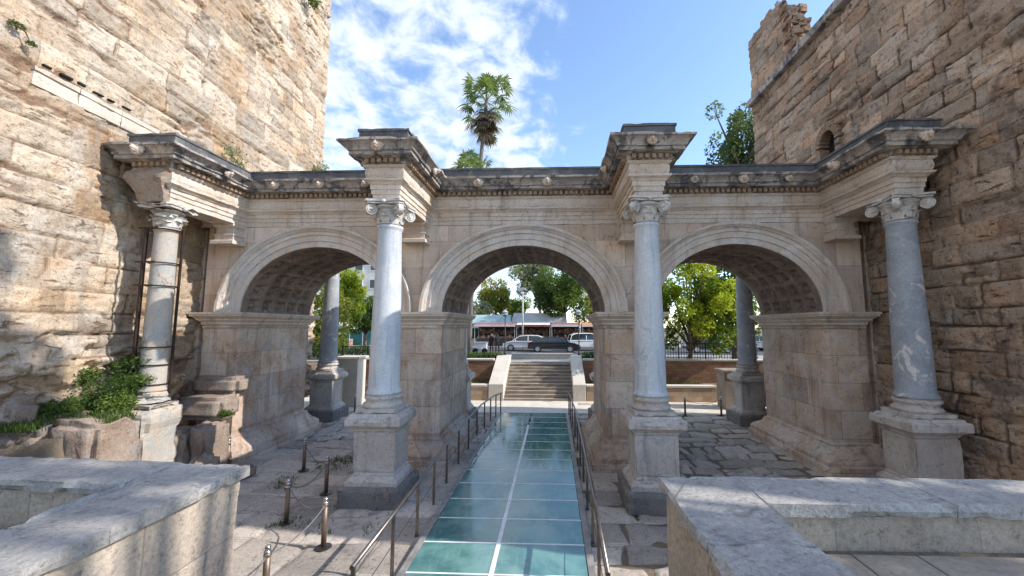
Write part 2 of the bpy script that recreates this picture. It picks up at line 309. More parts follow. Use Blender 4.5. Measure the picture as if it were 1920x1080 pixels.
class MB:
    def __init__(s): s.v = []; s.f = []
    def add(s, V, F):
        b = len(s.v); s.v += [tuple(x) for x in V]; s.f += [tuple(b + i for i in f) for f in F]; return s
    def box(s, x0, x1, y0, y1, z0, z1, rz=0.0, jit=0.0):
        cx, cy = (x0 + x1) / 2, (y0 + y1) / 2; V = []
        for z in (z0, z1):
            for x, y in ((x0, y0), (x1, y0), (x1, y1), (x0, y1)):
                a, b = x - cx, y - cy; c, d = math.cos(rz), math.sin(rz)
                V.append((cx + a * c - b * d + random.uniform(-jit, jit), cy + a * d + b * c + random.uniform(-jit, jit), z + random.uniform(-jit, jit)))
        return s.add(V, [(3, 2, 1, 0), (4, 5, 6, 7), (0, 1, 5, 4), (1, 2, 6, 5), (2, 3, 7, 6), (3, 0, 4, 7)])
    def rects(s, loops, cap=True):       # loops: (x0,x1,y0,y1,z) bottom to top
        V = []; F = []
        for x0, x1, y0, y1, z in loops: V += [(x0, y0, z), (x1, y0, z), (x1, y1, z), (x0, y1, z)]
        for i in range(len(loops) - 1):
            for k in range(4): F.append((4 * i + k, 4 * i + (k + 1) % 4, 4 * i + 4 + (k + 1) % 4, 4 * i + 4 + k))
        if cap: F.append((3, 2, 1, 0)); e = 4 * (len(loops) - 1); F.append((e, e + 1, e + 2, e + 3))
        return s.add(V, F)
    def rprof(s, x0, x1, y0, y1, prof): return s.rects([(x0 - d, x1 + d, y0 - d, y1 + d, z) for d, z in prof])
    def lathe(s, c, prof, n=32):
        V = []; F = []
        for r, z in prof:
            for k in range(n): a = 2 * PI * k / n; V.append((c[0] + r * math.cos(a), c[1] + r * math.sin(a), c[2] + z))
        for i in range(len(prof) - 1):
            for k in range(n): F.append((i * n + k, i * n + (k + 1) % n, (i + 1) * n + (k + 1) % n, (i + 1) * n + k))
        F.append(tuple(range(n - 1, -1, -1))); e = (len(prof) - 1) * n; F.append(tuple(range(e, e + n)))
        return s.add(V, F)
    def tube(s, pts, r, n=10):
        pts = [Vector(p) for p in pts]; rs = r if isinstance(r, (list, tuple)) else [r] * len(pts); V = []; F = []
        for i, p in enumerate(pts):
            t = (pts[min(i + 1, len(pts) - 1)] - pts[max(i - 1, 0)]).normalized()
            a = t.cross(Vector((0, 0, 1)) if abs(t.z) < .95 else Vector((1, 0, 0))).normalized(); b = t.cross(a)
            for k in range(n): q = 2 * PI * k / n; V.append(p + (a * math.cos(q) + b * math.sin(q)) * rs[i])
        for i in range(len(pts) - 1):
            for k in range(n): F.append((i * n + k, i * n + (k + 1) % n, (i + 1) * n + (k + 1) % n, (i + 1) * n + k))
        F.append(tuple(range(n - 1, -1, -1))); e = (len(pts) - 1) * n; F.append(tuple(range(e, e + n)))
        return s.add(V, F)
    def ball(s, c, r, n=12, m=8):
        r = r if isinstance(r, (tuple, list)) else (r, r, r); V = []; F = []
        for j in range(m + 1):
            t = PI * j / m
            for k in range(n): a = 2 * PI * k / n; V.append((c[0] + r[0] * math.sin(t) * math.cos(a), c[1] + r[1] * math.sin(t) * math.sin(a), c[2] - r[2] * math.cos(t)))
        for j in range(m):
            for k in range(n): F.append((j * n + k, j * n + (k + 1) % n, (j + 1) * n + (k + 1) % n, (j + 1) * n + k))
        return s.add(V, F)
    def poly(s, pts, d):                  # flat polygon extruded by vector d
        n = len(pts); d = Vector(d); V = [Vector(p) for p in pts] + [Vector(p) + d for p in pts]
        return s.add(V, [tuple(range(n - 1, -1, -1)), tuple(range(n, 2 * n))] + [(k, (k + 1) % n, n + (k + 1) % n, n + k) for k in range(n)])
    def build(s, name, m, parent=None, smooth=False, bevel=0.0, seg=2, fix=True):
        me = bpy.data.meshes.new(name); me.from_pydata(s.v, [], s.f); me.update()
        if fix:
            import bmesh
            bm = bmesh.new(); bm.from_mesh(me); bmesh.ops.recalc_face_normals(bm, faces=bm.faces); bm.to_mesh(me); bm.free()
        if smooth:
            for p in me.polygons: p.use_smooth = len(p.vertices) == 4
        o = link(name, me, m, parent)
        if bevel:
            b = o.modifiers.new('bevel', 'BEVEL'); b.width = bevel; b.segments = seg; b.limit_method = 'ANGLE'; b.angle_limit = R(35)
        return o
def base(o, loc):                         # give a one-mesh thing its origin at its base
    o.data.transform(Matrix.Translation(-Vector(loc))); o.location = loc; return o

def weather(o, L_=.12, amp=.01, chip=.03, passes=6, seed=1):
    import bmesh
    bm = bmesh.new(); bm.from_mesh(o.data); bmesh.ops.remove_doubles(bm, verts=bm.verts, dist=.0002)
    for q in range(passes):
        es = [e for e in bm.edges if e.calc_length() > L_]
        if not es or len(bm.faces) > 60000: break
        bmesh.ops.subdivide_edges(bm, edges=es, cuts=1, use_grid_fill=True)
    bm.normal_update(); mw = np.array(o.matrix_basis.translation)
    co = np.array([v.co[:] for v in bm.verts]) + mw; nr = np.array([v.normal[:] for v in bm.verts])
    sharp = np.array([max([e.calc_face_angle(0) for e in v.link_edges] or [0]) for v in bm.verts]) > .5
    f = lambda k, s_: fbm(co[:, 0] * k, co[:, 1] * k, co[:, 2] * k, 4, s_)
    d = np.stack([f(3.1, seed) - .5, f(3.1, seed + 40) - .5, f(3.1, seed + 80) - .5], 1) * 2 * amp
    c = np.clip((f(2.6, seed + 7) - .50) / .16, 0, 1) * f(9, seed + 9) * sharp * chip * 2
    co2 = co - mw + d - nr * c[:, None]
    for v, p in zip(bm.verts, co2): v.co = p
    bm.to_mesh(o.data); bm.free(); return o

# ---- heightfield of coursed blocks
def courses(u, v, seed, hts, lens, gw=.035, gd=.07, off=.05, wob=.03):
    r = np.random.default_rng(seed); h = np.zeros_like(u); blk = np.zeros_like(u); joint = np.zeros_like(u)
    vw = v + (fbm(u * .5, v * .5, 0, 3, seed) - .5) * wob * 4; uw = u + (fbm(u * 1.1, v * 1.1, 5, 3, seed + 3) - .5) * wob * 3
    z = v.min() - .3; bid = 0
    while z < v.max() + .3:
        ht = r.uniform(*hts); sel = (vw >= z) & (vw < z + ht)
        e = [u.min() - 2 + r.uniform(-1, 1)]
        while e[-1] < u.max() + 2: e.append(e[-1] + r.uniform(*lens) * (1.0 if r.random() > .2 else .55))
        e = np.array(e); rnd = r.random(len(e) + 1); dep = r.normal(0, 1, len(e) + 1)
        tu = r.normal(0, .03, len(e) + 1); tv = r.normal(0, .04, len(e) + 1)
        if sel.any():
            us = uw[sel]; vs = vw[sel]; k = np.clip(np.searchsorted(e, us) - 1, 0, len(e) - 2)
            du = np.minimum(us - e[k], e[k + 1] - us); dv = np.minimum(vs - z, z + ht - vs)
            gwn = gw * (.5 + 1.3 * vnoise(us * 2.3, vs * 2.3, 9, seed))
            d = np.minimum(du, dv); gr = np.clip(1 - d / gwn, 0, 1); rd = np.clip(1 - d / (gwn * 3.2), 0, 1) ** 2
            h[sel] = dep[k] * off + tu[k] * (us - (e[k] + e[k + 1]) / 2) + tv[k] * (vs - z - ht / 2) - gd * gr - gd * .4 * rd
            blk[sel] = rnd[k]; joint[sel] = gr
        z += ht
    return h, blk, joint
def field(name, P0, P1, z0, z1, nrm, step, hf, m, parent=None, keep=None):
    P0 = np.array(P0, float); P1 = np.array(P1, float); Ln = np.linalg.norm(P1 - P0)
    nu = int(Ln / step) + 1; nv = int((z1 - z0) / step) + 1
    u, v = np.meshgrid(np.linspace(0, Ln, nu), np.linspace(z0, z1, nv), indexing='ij')
    h, blk, jo = hf(u, v); t = u / Ln
    V = np.stack([P0[0] + (P1[0] - P0[0]) * t + nrm[0] * h, P0[1] + (P1[1] - P0[1]) * t + nrm[1] * h, v], -1).reshape(-1, 3)
    i = np.arange(nu * nv).reshape(nu, nv); F = np.stack([i[:-1, :-1], i[1:, :-1], i[1:, 1:], i[:-1, 1:]], -1).reshape(-1, 4)
    if keep is not None:
        kk = keep(u, v); kf = (kk[:-1, :-1] & kk[1:, :-1] & kk[1:, 1:] & kk[:-1, 1:]).reshape(-1); F = F[kf]
    d = (P1 - P0) / Ln
    if d[1] * nrm[0] - d[0] * nrm[1] < 0: F = F[:, ::-1]
    return np_mesh(name, V, F, m, parent, {'blk': blk.ravel(), 'joint': jo.ravel()})

# ---- foliage
def leaves(clumps, n, size, seed, flat=.0, shell=.55, asp=.6):
    """clumps: list of (centre, radius or 3 radii, tint). returns V,F,tint of small quads"""
    r = np.random.default_rng(seed); vol = np.array([np.mean(np.atleast_1d(c[1])) ** 2 for c in clumps]); vol = vol / vol.sum()
    Vs = []; T = []
    for c, wgt in zip(clumps, vol):
        k = max(3, int(n * wgt)); d = r.normal(size=(k, 3)); d /= np.linalg.norm(d, axis=1)[:, None]
        rad = (shell + (1 - shell) * r.random(k) ** .7)[:, None] * (0.85 + .3 * r.random(k))[:, None]
        ctr = np.array(c[0]) + d * rad * np.atleast_1d(c[1])
        a = r.normal(size=(k, 3)); a[:, 2] *= (1 - flat); a /= np.linalg.norm(a, axis=1)[:, None]
        b = np.cross(a, r.normal(size=(k, 3))); b /= np.linalg.norm(b, axis=1)[:, None]
        s = (size * r.uniform(.6, 1.4, k))[:, None]
        a = a * s; b = b * s * asp
        q = np.stack([ctr - a, ctr - b * .9, ctr + a, ctr + b * .9], 1); Vs.append(q.reshape(-1, 3))
        T.append(np.repeat(np.clip(c[2] + r.normal(0, .16, k), 0, 1), 4))
    V = np.concatenate(Vs); F = np.arange(len(V)).reshape(-1, 4); return V, F, np.concatenate(T)
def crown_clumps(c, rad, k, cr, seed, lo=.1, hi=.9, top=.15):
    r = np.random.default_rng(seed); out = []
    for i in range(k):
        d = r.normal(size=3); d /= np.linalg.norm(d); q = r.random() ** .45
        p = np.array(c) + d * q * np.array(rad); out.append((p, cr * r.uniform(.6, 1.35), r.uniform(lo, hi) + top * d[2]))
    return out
def make_tree(name, label, cat, basep, c, rad, k, cr, n, size, m, seed, trunk=.18, group=None, lo=.1, hi=.9, bark='bark'):
    t = thing(name, label, cat, basep, group); b = Vector(basep)
    cl = crown_clumps(Vector(c) - b, rad, k, cr, seed, lo, hi)
    tb = MB(); cc = Vector(c) - b; fork = Vector((cc.x * .35, cc.y * .35, max(.4, cc.z - rad[2] * .9)))
    tb.tube([(0, 0, -.1), (fork.x * .4, fork.y * .4, fork.z * .5), fork], [trunk * 1.3, trunk, trunk * .8], 8)
    for p, q, _ in cl[::max(1, k // 16)]:
        p = Vector(p); mid = fork.lerp(p, .5) + Vector((0, 0, .15)); tb.tube([fork, mid, p], [trunk * .6, trunk * .35, trunk * .1], 6)
    tb.build('trunk', bark, t, smooth=True)
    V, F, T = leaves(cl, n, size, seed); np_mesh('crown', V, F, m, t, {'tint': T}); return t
#@@PART2
# ================================================================== SETTING: ground levels
WO, CX = 2.46, 3.23                       # half width of the central opening, axis of the inner columns
ZS, RISE, GD = 4.38, 2.03, 3.48           # impost top, arch rise, depth of the gate
ARCH = [(-6.40, 2.40), (0.0, 2.46), (6.40, 2.40)]
gb = MB()
xs = [-400, -14, 14, 400]; ys = [-60, -8.3, 12.9, 900]
for i in range(3):
    for j in range(3):
        z = -0.16 if (i == 1 and j == 1) else 1.6
        if j == 0 and i == 1: z = -0.16
        gb.add([(xs[i], ys[j], z), (xs[i + 1], ys[j], z), (xs[i + 1], ys[j + 1], z), (xs[i], ys[j + 1], z)], [(0, 1, 2, 3)])
for x in (-14, 14): gb.add([(x, -60, -.16), (x, 12.9, -.16), (x, 12.9, 1.6), (x, -60, 1.6)], [(0, 1, 2, 3)])
gb.add([(-14, 12.9, -.16), (14, 12.9, -.16), (14, 12.9, 1.6), (-14, 12.9, 1.6)], [(0, 1, 2, 3)])
setting(gb.build('ground', 'earth', fix=False))
def pavement():
    st = .06; x = np.arange(-10.2, 10.25, st); y = np.arange(-8.2, 9.9, st); X, Y = np.meshgrid(x, y, indexing='ij')
    h1, b1, j1 = courses(X, Y, 5, (.7, 1.2), (.7, 1.6), .05, .035, .008, .10)
    h2, b2, j2 = courses(X, Y, 9, (.5, .85), (.6, 1.5), .055, .10, .02, .07)
    rgt = 1 / (1 + np.exp(-(X - .2) * 3)); mid = 1 / (1 + np.exp(-(Y - .5) * 2)) * (1 - rgt)
    k = np.clip(rgt + .6 * mid, 0, 1)
    h = h1 * (1 - k) + h2 * k + (fbm(X * 1.3, Y * 1.3, 0, 4, 3) - .5) * (.04 + .12 * k) - .10
    ch = (X > -1.5) & (X < 1.55) & (Y < 7.0); h = np.where(ch, h - .42, h)
    h = np.where(Y > 7.0, np.maximum(h, -.12), h)
    V = np.stack([X, Y, h], -1).reshape(-1, 3); i = np.arange(X.size).reshape(X.shape)
    F = np.stack([i[:-1, :-1], i[1:, :-1], i[1:, 1:], i[:-1, 1:]], -1).reshape(-1, 4)
    setting(np_mesh('ancient_pavement', V, F, 'pave', None, {'blk': np.where(rgt > .5, b2, b1).ravel(), 'joint': np.where(k > .5, j2, j1 * .5).ravel()}))
pavement()

# ================================================================== THE GATE
gate = thing('triple_arch_gate', 'ancient marble triumphal gate with three coffered arches and four columns carrying stepped cornices', 'gate', (0, 0, 0))
def pier(x0, x1, y0=0.0, y1=GD):
    p = MB().rprof(x0, x1, y0, y1, [(.06, .60), (0, .70), (0, 3.86), (.03, 3.88), (.03, 3.95), (0, 3.97), (0, ZS)]).build('pier', 'pier', gate); weather(p, .2, .012, .04)
    MB().rprof(x0, x1, y0, y1, [(.46, -.35), (.46, .13), (.40, .15), (.40, .25), (.36, .31), (.33, .33), (.31, .36), (.22, .42), (.13, .53), (.09, .60), (.09, .65), (.05, .67)]).build('pier_base', 'pier', p)
    weather(p.children[0], .15, .012, .05)
    MB().rprof(x0, x1, y0, y1, [(.02, 3.99), (.05, 4.0), (.05, 4.06), (.11, 4.12), (.14, 4.13), (.14, 4.17), (.22, 4.23), (.26, 4.25), (.26, 4.30), (.29, 4.31), (.29, ZS - .01)]).build('impost', 'mould', p)
    weather(p.children[1], .13, .008, .03)
    return p
P_L = pier(-4.0, -WO); P_R = pier(WO, 4.0); P_LL = pier(-9.95, -8.8); P_RR = pier(8.8, 9.95)
for s in (-1, 1):
    rec = MB(); a, b = sorted((s * 9.93, s * 10.75)); rec.box(a, b, .32, GD - .32, -.3, 7.06)
    a, b = sorted((s * 10.25, s * 10.75)); rec.box(a, b, .18, .34, -.3, 7.05)
    rec.build('flank_wall', 'pier', gate, bevel=.015)
for yy, fl in ((0.0, 0), (GD, 1)):
    aw = MB()
    edges = [-10.0]
    for xa, a in ARCH:
        n = 40
        pts = [(xa - a * math.cos(PI * i / n), ZS + RISE * math.sin(PI * i / n)) for i in range(n + 1)]
        aw.add([(edges[-1], yy, ZS), (pts[0][0], yy, ZS), (pts[0][0], yy, 7.06), (edges[-1], yy, 7.06)], [(0, 1, 2, 3)])
        for p, q in zip(pts[:-1], pts[1:]): aw.add([(p[0], yy, p[1]), (q[0], yy, q[1]), (q[0], yy, 7.06), (p[0], yy, 7.06)], [(0, 1, 2, 3)])
        edges.append(pts[-1][0])
    aw.add([(edges[-1], yy, ZS), (10.0, yy, ZS), (10.0, yy, 7.06), (edges[-1], yy, 7.06)], [(0, 1, 2, 3)])
    aw.build('arch_wall', 'gate', gate, fix=False)
AP = [(0, 0), (0, .05), (.17, .05), (.185, .09), (.35, .09), (.365, .13), (.47, .13), (.485, .17), (.52, .19), (.565, .25), (.64, .26), (.64, 0)]
for xa, a in ARCH:
    n = 56
    for yy, sg in ((0, -1), (GD, 1)):
        mb = MB(); V = []; F = []
        for i in range(n + 1):
            t = PI - PI * i / n
            for s, d in AP: V.append((xa + (a + s) * math.cos(t), yy + sg * d, ZS + (RISE + s) * math.sin(t)))
        k = len(AP)
        for i in range(n):
            for j in range(k - 1): F.append((i * k + j, (i + 1) * k + j, (i + 1) * k + j + 1, i * k + j + 1))
        mb.add(V, F); weather(mb.build('archivolt', 'arch', gate), .2, .006, .03, passes=1)
    nu, nv = 190, 70
    th, dp = np.meshgrid(np.linspace(0, PI, nu), np.linspace(0, GD, nv), indexing='ij')
    nc, nd = 13, 5
    fu = (th / PI * nc) % 1; fv = np.clip((dp - .22) / (GD - .44) * nd, 0, nd - 1e-4) % 1
    ed = np.minimum(np.minimum(fu, 1 - fu), np.minimum(fv, 1 - fv)); inner = (dp > .22) & (dp < GD - .22)
    hh = np.where(inner, .07 * np.clip((ed - .13) / .02, 0, 1) + .06 * np.clip((ed - .22) / .02, 0, 1), 0)
    rr = np.hypot(fu - .5, fv - .5); an = np.arctan2(fv - .5, fu - .5)
    hh = np.where(inner, hh - .09 * np.clip((.19 + .035 * np.cos(6 * an) - rr) / .06, 0, 1), hh)
    hh = hh + (fbm(th * 4, dp * 2.5, xa, 4, 21) - .5) * .06
    V = np.stack([xa - (a + hh) * np.cos(th), dp, ZS + (RISE + hh) * np.sin(th)], -1).reshape(-1, 3)
    i = np.arange(nu * nv).reshape(nu, nv); F = np.stack([i[:-1, :-1], i[:-1, 1:], i[1:, 1:], i[1:, :-1]], -1).reshape(-1, 4)
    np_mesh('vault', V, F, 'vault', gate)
COLX = [-9.15, -CX, CX, 9.31]; RES = -2.5; HW = .33
def path():
    p = [(-10.75, 0)]
    for x in COLX: p += [(x - HW, 0), (x - HW, RES), (x + HW, RES), (x + HW, 0)]
    return p + [(10.75, 0)]
def offset(P, d):
    out = []
    for i, p in enumerate(P):
        ns = []
        for a, b in ((i - 1, i), (i, i + 1)):
            if a < 0 or b >= len(P): continue
            dx, dy = P[b][0] - P[a][0], P[b][1] - P[a][1]; l = math.hypot(dx, dy); ns.append((dy / l, -dx / l))
        if len(ns) == 1: n = ns[0]
        else: n = (ns[0][0] + ns[1][0], ns[0][1] + ns[1][1])
        out.append((p[0] + n[0] * d, p[1] + n[1] * d))
    return out
def sweep(name, prof, m, topcap=None, botcap=None, bevel=0.0):
    mb = MB(); P = path()
    for side in (0, 1):
        fy = (lambda y: y) if side == 0 else (lambda y: GD - y)
        rows = [[(x, fy(y), z) for x, y in offset(P, d)] for d, z in prof]
        n = len(P); V = [v for r in rows for v in r]
        mb.add(V, [(i * n + j, i * n + j + 1, (i + 1) * n + j + 1, (i + 1) * n + j) for i in range(len(rows) - 1) for j in range(n - 1)])
        for cap in (topcap, botcap):
            if cap is None: continue
            d, z = cap
            for x in COLX: mb.add([(x - HW - d, fy(RES - d), z), (x + HW + d, fy(RES - d), z), (x + HW + d, fy(-d), z), (x - HW - d, fy(-d), z)], [(0, 1, 2, 3)])
    for cap in (topcap, botcap):
        if cap is None: continue
        d, z = cap
        if cap is topcap: mb.add([(-10.75, -d, z), (10.75, -d, z), (10.75, GD + d, z), (-10.75, GD + d, z)], [(0, 1, 2, 3)])
    return weather(mb.build(name, m, gate, bevel=bevel, seg=1), .16, .009, .03 if name != 'frieze' else .01)
sweep('architrave', [(0, 7.07), (.01, 7.07), (.01, 7.20), (.035, 7.205), (.035, 7.32), (.06, 7.325), (.06, 7.44), (.08, 7.45), (.11, 7.49), (.16, 7.52), (.18, 7.53), (.18, 7.585), (.12, 7.59)], 'mould', None, (.01, 7.07))
sweep('frieze', [(.12, 7.595), (.13, 7.60), (.15, 7.66), (.155, 7.74), (.14, 7.83), (.16, 7.84), (.20, 7.88), (.20, 7.905)], 'mould')
cornice = sweep('cornice', [(.20, 7.91), (.21, 7.915), (.21, 8.035), (.30, 8.045), (.31, 8.06), (.43, 8.07), (.44, 8.055), (.44, 8.145), (.47, 8.15), (.49, 8.165), (.50, 8.22), (.54, 8.27), (.60, 8.31), (.64, 8.32), (.66, 8.325), (.66, 8.385)], 'cornice', (.66, 8.385))
sweep('blocking_course', [(.30, 8.39), (.28, 8.41), (.28, 8.70), (.31, 8.71), (.31, 8.77)], 'block', (.31, 8.77))
db = MB(); P = offset(path(), .21)
for a, b in zip(P[:-1], P[1:]):
    l = math.hypot(b[0] - a[0], b[1] - a[1]); k = int((l - .1) / .155); ux, uy = (b[0] - a[0]) / l, (b[1] - a[1]) / l
    if k < 1: continue
    s0 = (l - (k - 1) * .155) / 2
    for i in range(k):
        cx, cy = a[0] + ux * (s0 + i * .155), a[1] + uy * (s0 + i * .155); ox, oy = uy * .045, -ux * .045
        db.box(cx + ox - (.045 if ux else .05), cx + ox + (.045 if ux else .05), cy + oy - (.045 if uy else .05), cy + oy + (.045 if uy else .05), 7.925, 8.03)
db.build('dentil_course', 'dentil', cornice)
def lion(x, y, nx, ny):
    m = MB(); m.ball((0, -.02, 0), (.105, .07, .11), 12, 8)
    for k in range(11):
        a = 2 * PI * k / 11; m.ball((.10 * math.cos(a), .0, .10 * math.sin(a)), (.042, .05, .042), 6, 5)
    m.ball((0, -.10, -.035), (.055, .07, .045), 8, 6); m.ball((0, -.085, .01), (.025, .08, .03), 8, 5)
    for s in (-1, 1): m.ball((s * .045, -.075, .04), (.022, .02, .016), 6, 5); m.ball((s * .085, -.02, .095), (.03, .03, .035), 6, 5)
    m.ball((0, -.085, -.085), (.038, .05, .018), 8, 5)
    o = m.build('lion_head', 'mould', cornice, smooth=True); q = random.uniform(.85, 1.2); o.scale = (q, q * random.uniform(.8, 1.3), q); o.location = (x, y, 8.235); o.rotation_euler = (R(-12), 0, math.atan2(nx, -ny)); return o
for x in (-7.55, -6.15, -4.75, -1.3, .75, 5.05, 6.45, 7.75): lion(x, -.55, 0, -1)
for x in COLX: lion(x - .02, RES - .55, 0, -1)
for x, s in ((COLX[0], 1), (COLX[1], 1), (COLX[2], -1), (COLX[3], -1)): lion(x + s * (HW + .55), -1.45, s, 0)
for x in COLX:
    MB().rects([(x - .36, x + .36, -.52, 0.05, 6.44), (x - .36, x + .36, -.52, .05, 6.54), (x - .29, x + .29, -.42, .05, 6.58), (x - .29, x + .29, -.42, .05, 6.70), (x - .32, x + .32, -.45, .05, 6.71), (x - .32, x + .32, -.45, .05, 6.75),
                (x - .27, x + .27, -.40, .05, 6.77), (x - .27, x + .27, -.40, .05, 6.93), (x - .34, x + .34, -.5, .05, 7.0), (x - .34, x + .34, -.5, .05, 7.066)]).build('corbel', 'mould', gate, bevel=.008)

x = COLX[0]
weather(MB().rects([(x - .36, x + .30, -2.62, -2.2, 7.06), (x - .42, x + .34, -2.66, -2.2, 7.25), (x - .50, x + .30, -2.74, -2.2, 7.45), (x - .62, x + .36, -2.82, -2.2, 7.62), (x - .58, x + .40, -2.80, -2.2, 7.75), (x - .50, x + .44, -2.72, -2.2, 7.90)]).build('broken_frieze', 'rubble', gate), .09, .05, .14)['label'] = 'broken orange stone lump where the carving has fallen away'
def shaft_prof(z0, z1, r0, r1):
    pr = [(r0 * 1.14, z0), (r0 * 1.14, z0 + .04), (r0 * 1.03, z0 + .10)]
    for i in range(15):
        t = i / 14; pr.append((r0 + (r1 - r0) * t ** 1.35, z0 + .18 + (z1 - z0 - .32) * t))
    return pr + [(r1 * 1.04, z1 - .09), (r1 * 1.12, z1 - .06), (r1 * 1.12, z1)]
def capital(m, z0, z1, r, volutes=True):
    mb = MB(); h = z1 - z0
    mb.lathe((0, 0, 0), [(r, z0), (r + .035, z0 + .02), (r + .035, z0 + .05), (r, z0 + .06), (r + .02, z0 + h * .4), (r + .05, z0 + h * .62), (r + .11, z0 + h * .72), (r + .13, z0 + h * .76), (r + .06, z0 + h * .86)], 28)
    for row, (zb, zt, n, ro) in enumerate(((z0 + .05, z0 + h * .40, 8, .0), (z0 + .10, z0 + h * .64, 8, PI / 8))):
        for k in range(n):
            a = ro + 2 * PI * k / n; V = []; F = []
            for i in range(6):
                t = i / 5; zz_ = zb + (zt - zb) * min(1, t * 1.15) - (.05 if i == 5 else 0); rr = r + .015 + .03 * t + (.09 if i == 5 else .05 if i == 4 else 0)
                wd = (.095, .11, .115, .10, .07, .03)[i]
                for s in (-1, 0, 1):
                    q = rr + (.022 if s == 0 else 0); V.append((q * math.cos(a) - s * wd * math.sin(a), q * math.sin(a) + s * wd * math.cos(a), zz_))
            for i in range(5):
                for j in range(2): F.append((i * 3 + j, i * 3 + j + 1, i * 3 + j + 4, i * 3 + j + 3))
            mb.add(V, F)
    for k in range(4 if volutes else 0):
        a = PI / 4 + k * PI / 2; c = Vector((math.cos(a) * .50, math.sin(a) * .50, z0 + h * .60)); t = Vector((-math.sin(a), math.cos(a), 0)); d = Vector((math.cos(a), math.sin(a), 0))
        mb.tube([c - t * .06, c + t * .06], .145, 16); mb.tube([c - t * .095, c + t * .095], .045, 8)
        for sgn in (-1, 1):
            pts = []
            for i in range(15):
                q = i / 14 * 2.6 * PI; rr = .155 - .10 * i / 14; pts.append(c + t * sgn * .06 + d * (-rr * math.cos(q) * .9) * 1 + Vector((0, 0, rr * math.sin(q))) * 1)
            mb.tube(pts, .02, 5)
        mb.tube([c + Vector((0, 0, .09)), c + Vector((0, 0, .14)) - d * .15, Vector((0, 0, c.z + .15)) + d * .12], [.06, .05, .04], 6)
    ab = []
    for k in range(4):
        a = PI / 4 + k * PI / 2
        for q in (-.09, .09): ab.append((math.cos(a + q) * .62, math.sin(a + q) * .62))
        for i in (1, 2, 3):
            b = a + PI / 2 * i / 4; ab.append((math.cos(b) * (.40 + .06 * abs(i - 2)), math.sin(b) * (.40 + .06 * abs(i - 2))))
    mb.poly([(x, y, z1 - .115) for x, y in ab], (0, 0, .055)); mb.poly([(x * 1.06, y * 1.06, z1 - .06) for x, y in ab], (0, 0, .058))
    for k in range(4):
        a = k * PI / 2; mb.ball((math.cos(a) * .44, math.sin(a) * .44, z1 - .07), (.06, .06, .06), 8, 6)
    return mb
def column(x, y, ms, mped, label=None, r0=.365, r1=.285, gran=False, broken=False, zc=7.064):
    c = MB().lathe((0, 0, 0), shaft_prof(2.33, 6.46, r0, r1), 40).build('column', ms, gate, smooth=True); c.location = (x, y, 0)
    if label: c['label'] = label
    cp = weather(capital(None, 6.465, zc, r1, not broken).build('capital', 'capital', c), .2 if not broken else .1, .012 if not broken else .035, .03 if not broken else .12, seed=int(abs(x * 5)) + 3)
    bs = MB().rprof(-.40, .40, -.38, .38, [(.07, 1.925), (.07, 2.015), (.06, 2.02)])
    bs.lathe((0, 0, 0), [(.43, 2.02), (.46, 2.035), (.475, 2.075), (.46, 2.115), (.42, 2.13), (.40, 2.15), (.395, 2.18), (.41, 2.21), (.43, 2.22), (.445, 2.245), (.44, 2.28), (.41, 2.30), (.40, 2.328)], 36)
    if not broken:
        weather(bs.build('column_base', mped, c, smooth=False), .12, .006, .03)
        pd = MB().rprof(-.47, .47, -.42, .42, [(.25, -.15), (.25, .30), (.22, .33), (.14, .34), (.14, .42), (.13, .43), (.08, .50), (.04, .53), (.04, .57), (0, .60), (0, 1.50), (.03, 1.53), (.03, 1.56), (.09, 1.62), (.14, 1.66), (.17, 1.67), (.17, 1.83), (.15, 1.86), (.10, 1.87), (.08, 1.92)])
        for sx in (-1, 1):       # raised frame round the die panels
            for yy in (-.425, .425): pd.box(sx * .44 - .035, sx * .44 + .035, yy - .012, yy + .012, .62, 1.49)
            for yy in (-.40, .40): pd.box(sx * .475 - .012, sx * .475 + .012, yy - .035, yy + .035, .62, 1.49)
        for zz_ in (.66, 1.45):
            for yy in (-.425, .425): pd.box(-.404, .404, yy - .012, yy + .012, zz_ - .035, zz_ + .035)
            for sx in (-.475, .475): pd.box(sx - .012, sx + .012, -.364, .364, zz_ - .035, zz_ + .035)
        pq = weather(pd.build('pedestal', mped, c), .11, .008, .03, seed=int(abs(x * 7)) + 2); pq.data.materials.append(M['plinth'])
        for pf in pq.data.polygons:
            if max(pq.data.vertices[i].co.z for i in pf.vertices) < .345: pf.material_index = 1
    else:
        bs = MB().rprof(-.32, .32, -.32, .32, [(.04, 1.925), (.05, 2.02), (.03, 2.03)]); bs.lathe((0, 0, 0), [(.36, 2.03), (.40, 2.07), (.38, 2.12), (.34, 2.15), (.33, 2.19), (.35, 2.23), (.34, 2.29), (.30, 2.328)], 30)
        weather(bs.build('column_base', 'old_shaft', c), .1, .03, .08)
        pd = MB().rects([(-.26, .46, -.50, .40, -.15), (-.22, .42, -.50, .40, .5), (-.20, .40, -.48, .40, 1.2), (-.26, .42, -.49, .40, 1.45), (-.47, .47, -.52, .42, 1.62), (-.46, .47, -.52, .42, 1.78), (-.30, .44, -.48, .4, 1.92)])
        o = weather(pd.build('pedestal', 'old_shaft', c), .12, .03, .12)
    return c
column(COLX[0], -2.18, 'old_shaft', 'old_shaft', 'cracked and patched beige column on a broken pedestal', r0=.275, r1=.24, broken=True)
column(COLX[1], -2.18, 'shaft', 'pedestal', None)
column(COLX[2], -2.18, 'shaft', 'pedestal', None)
column(COLX[3], -2.18, 'granite', 'pedestal', 'speckled blue-grey granite column')
for x in COLX: column(x - .05, GD + 2.18, 'granite' if abs(x) > 5 else 'shaft', 'pedestal')
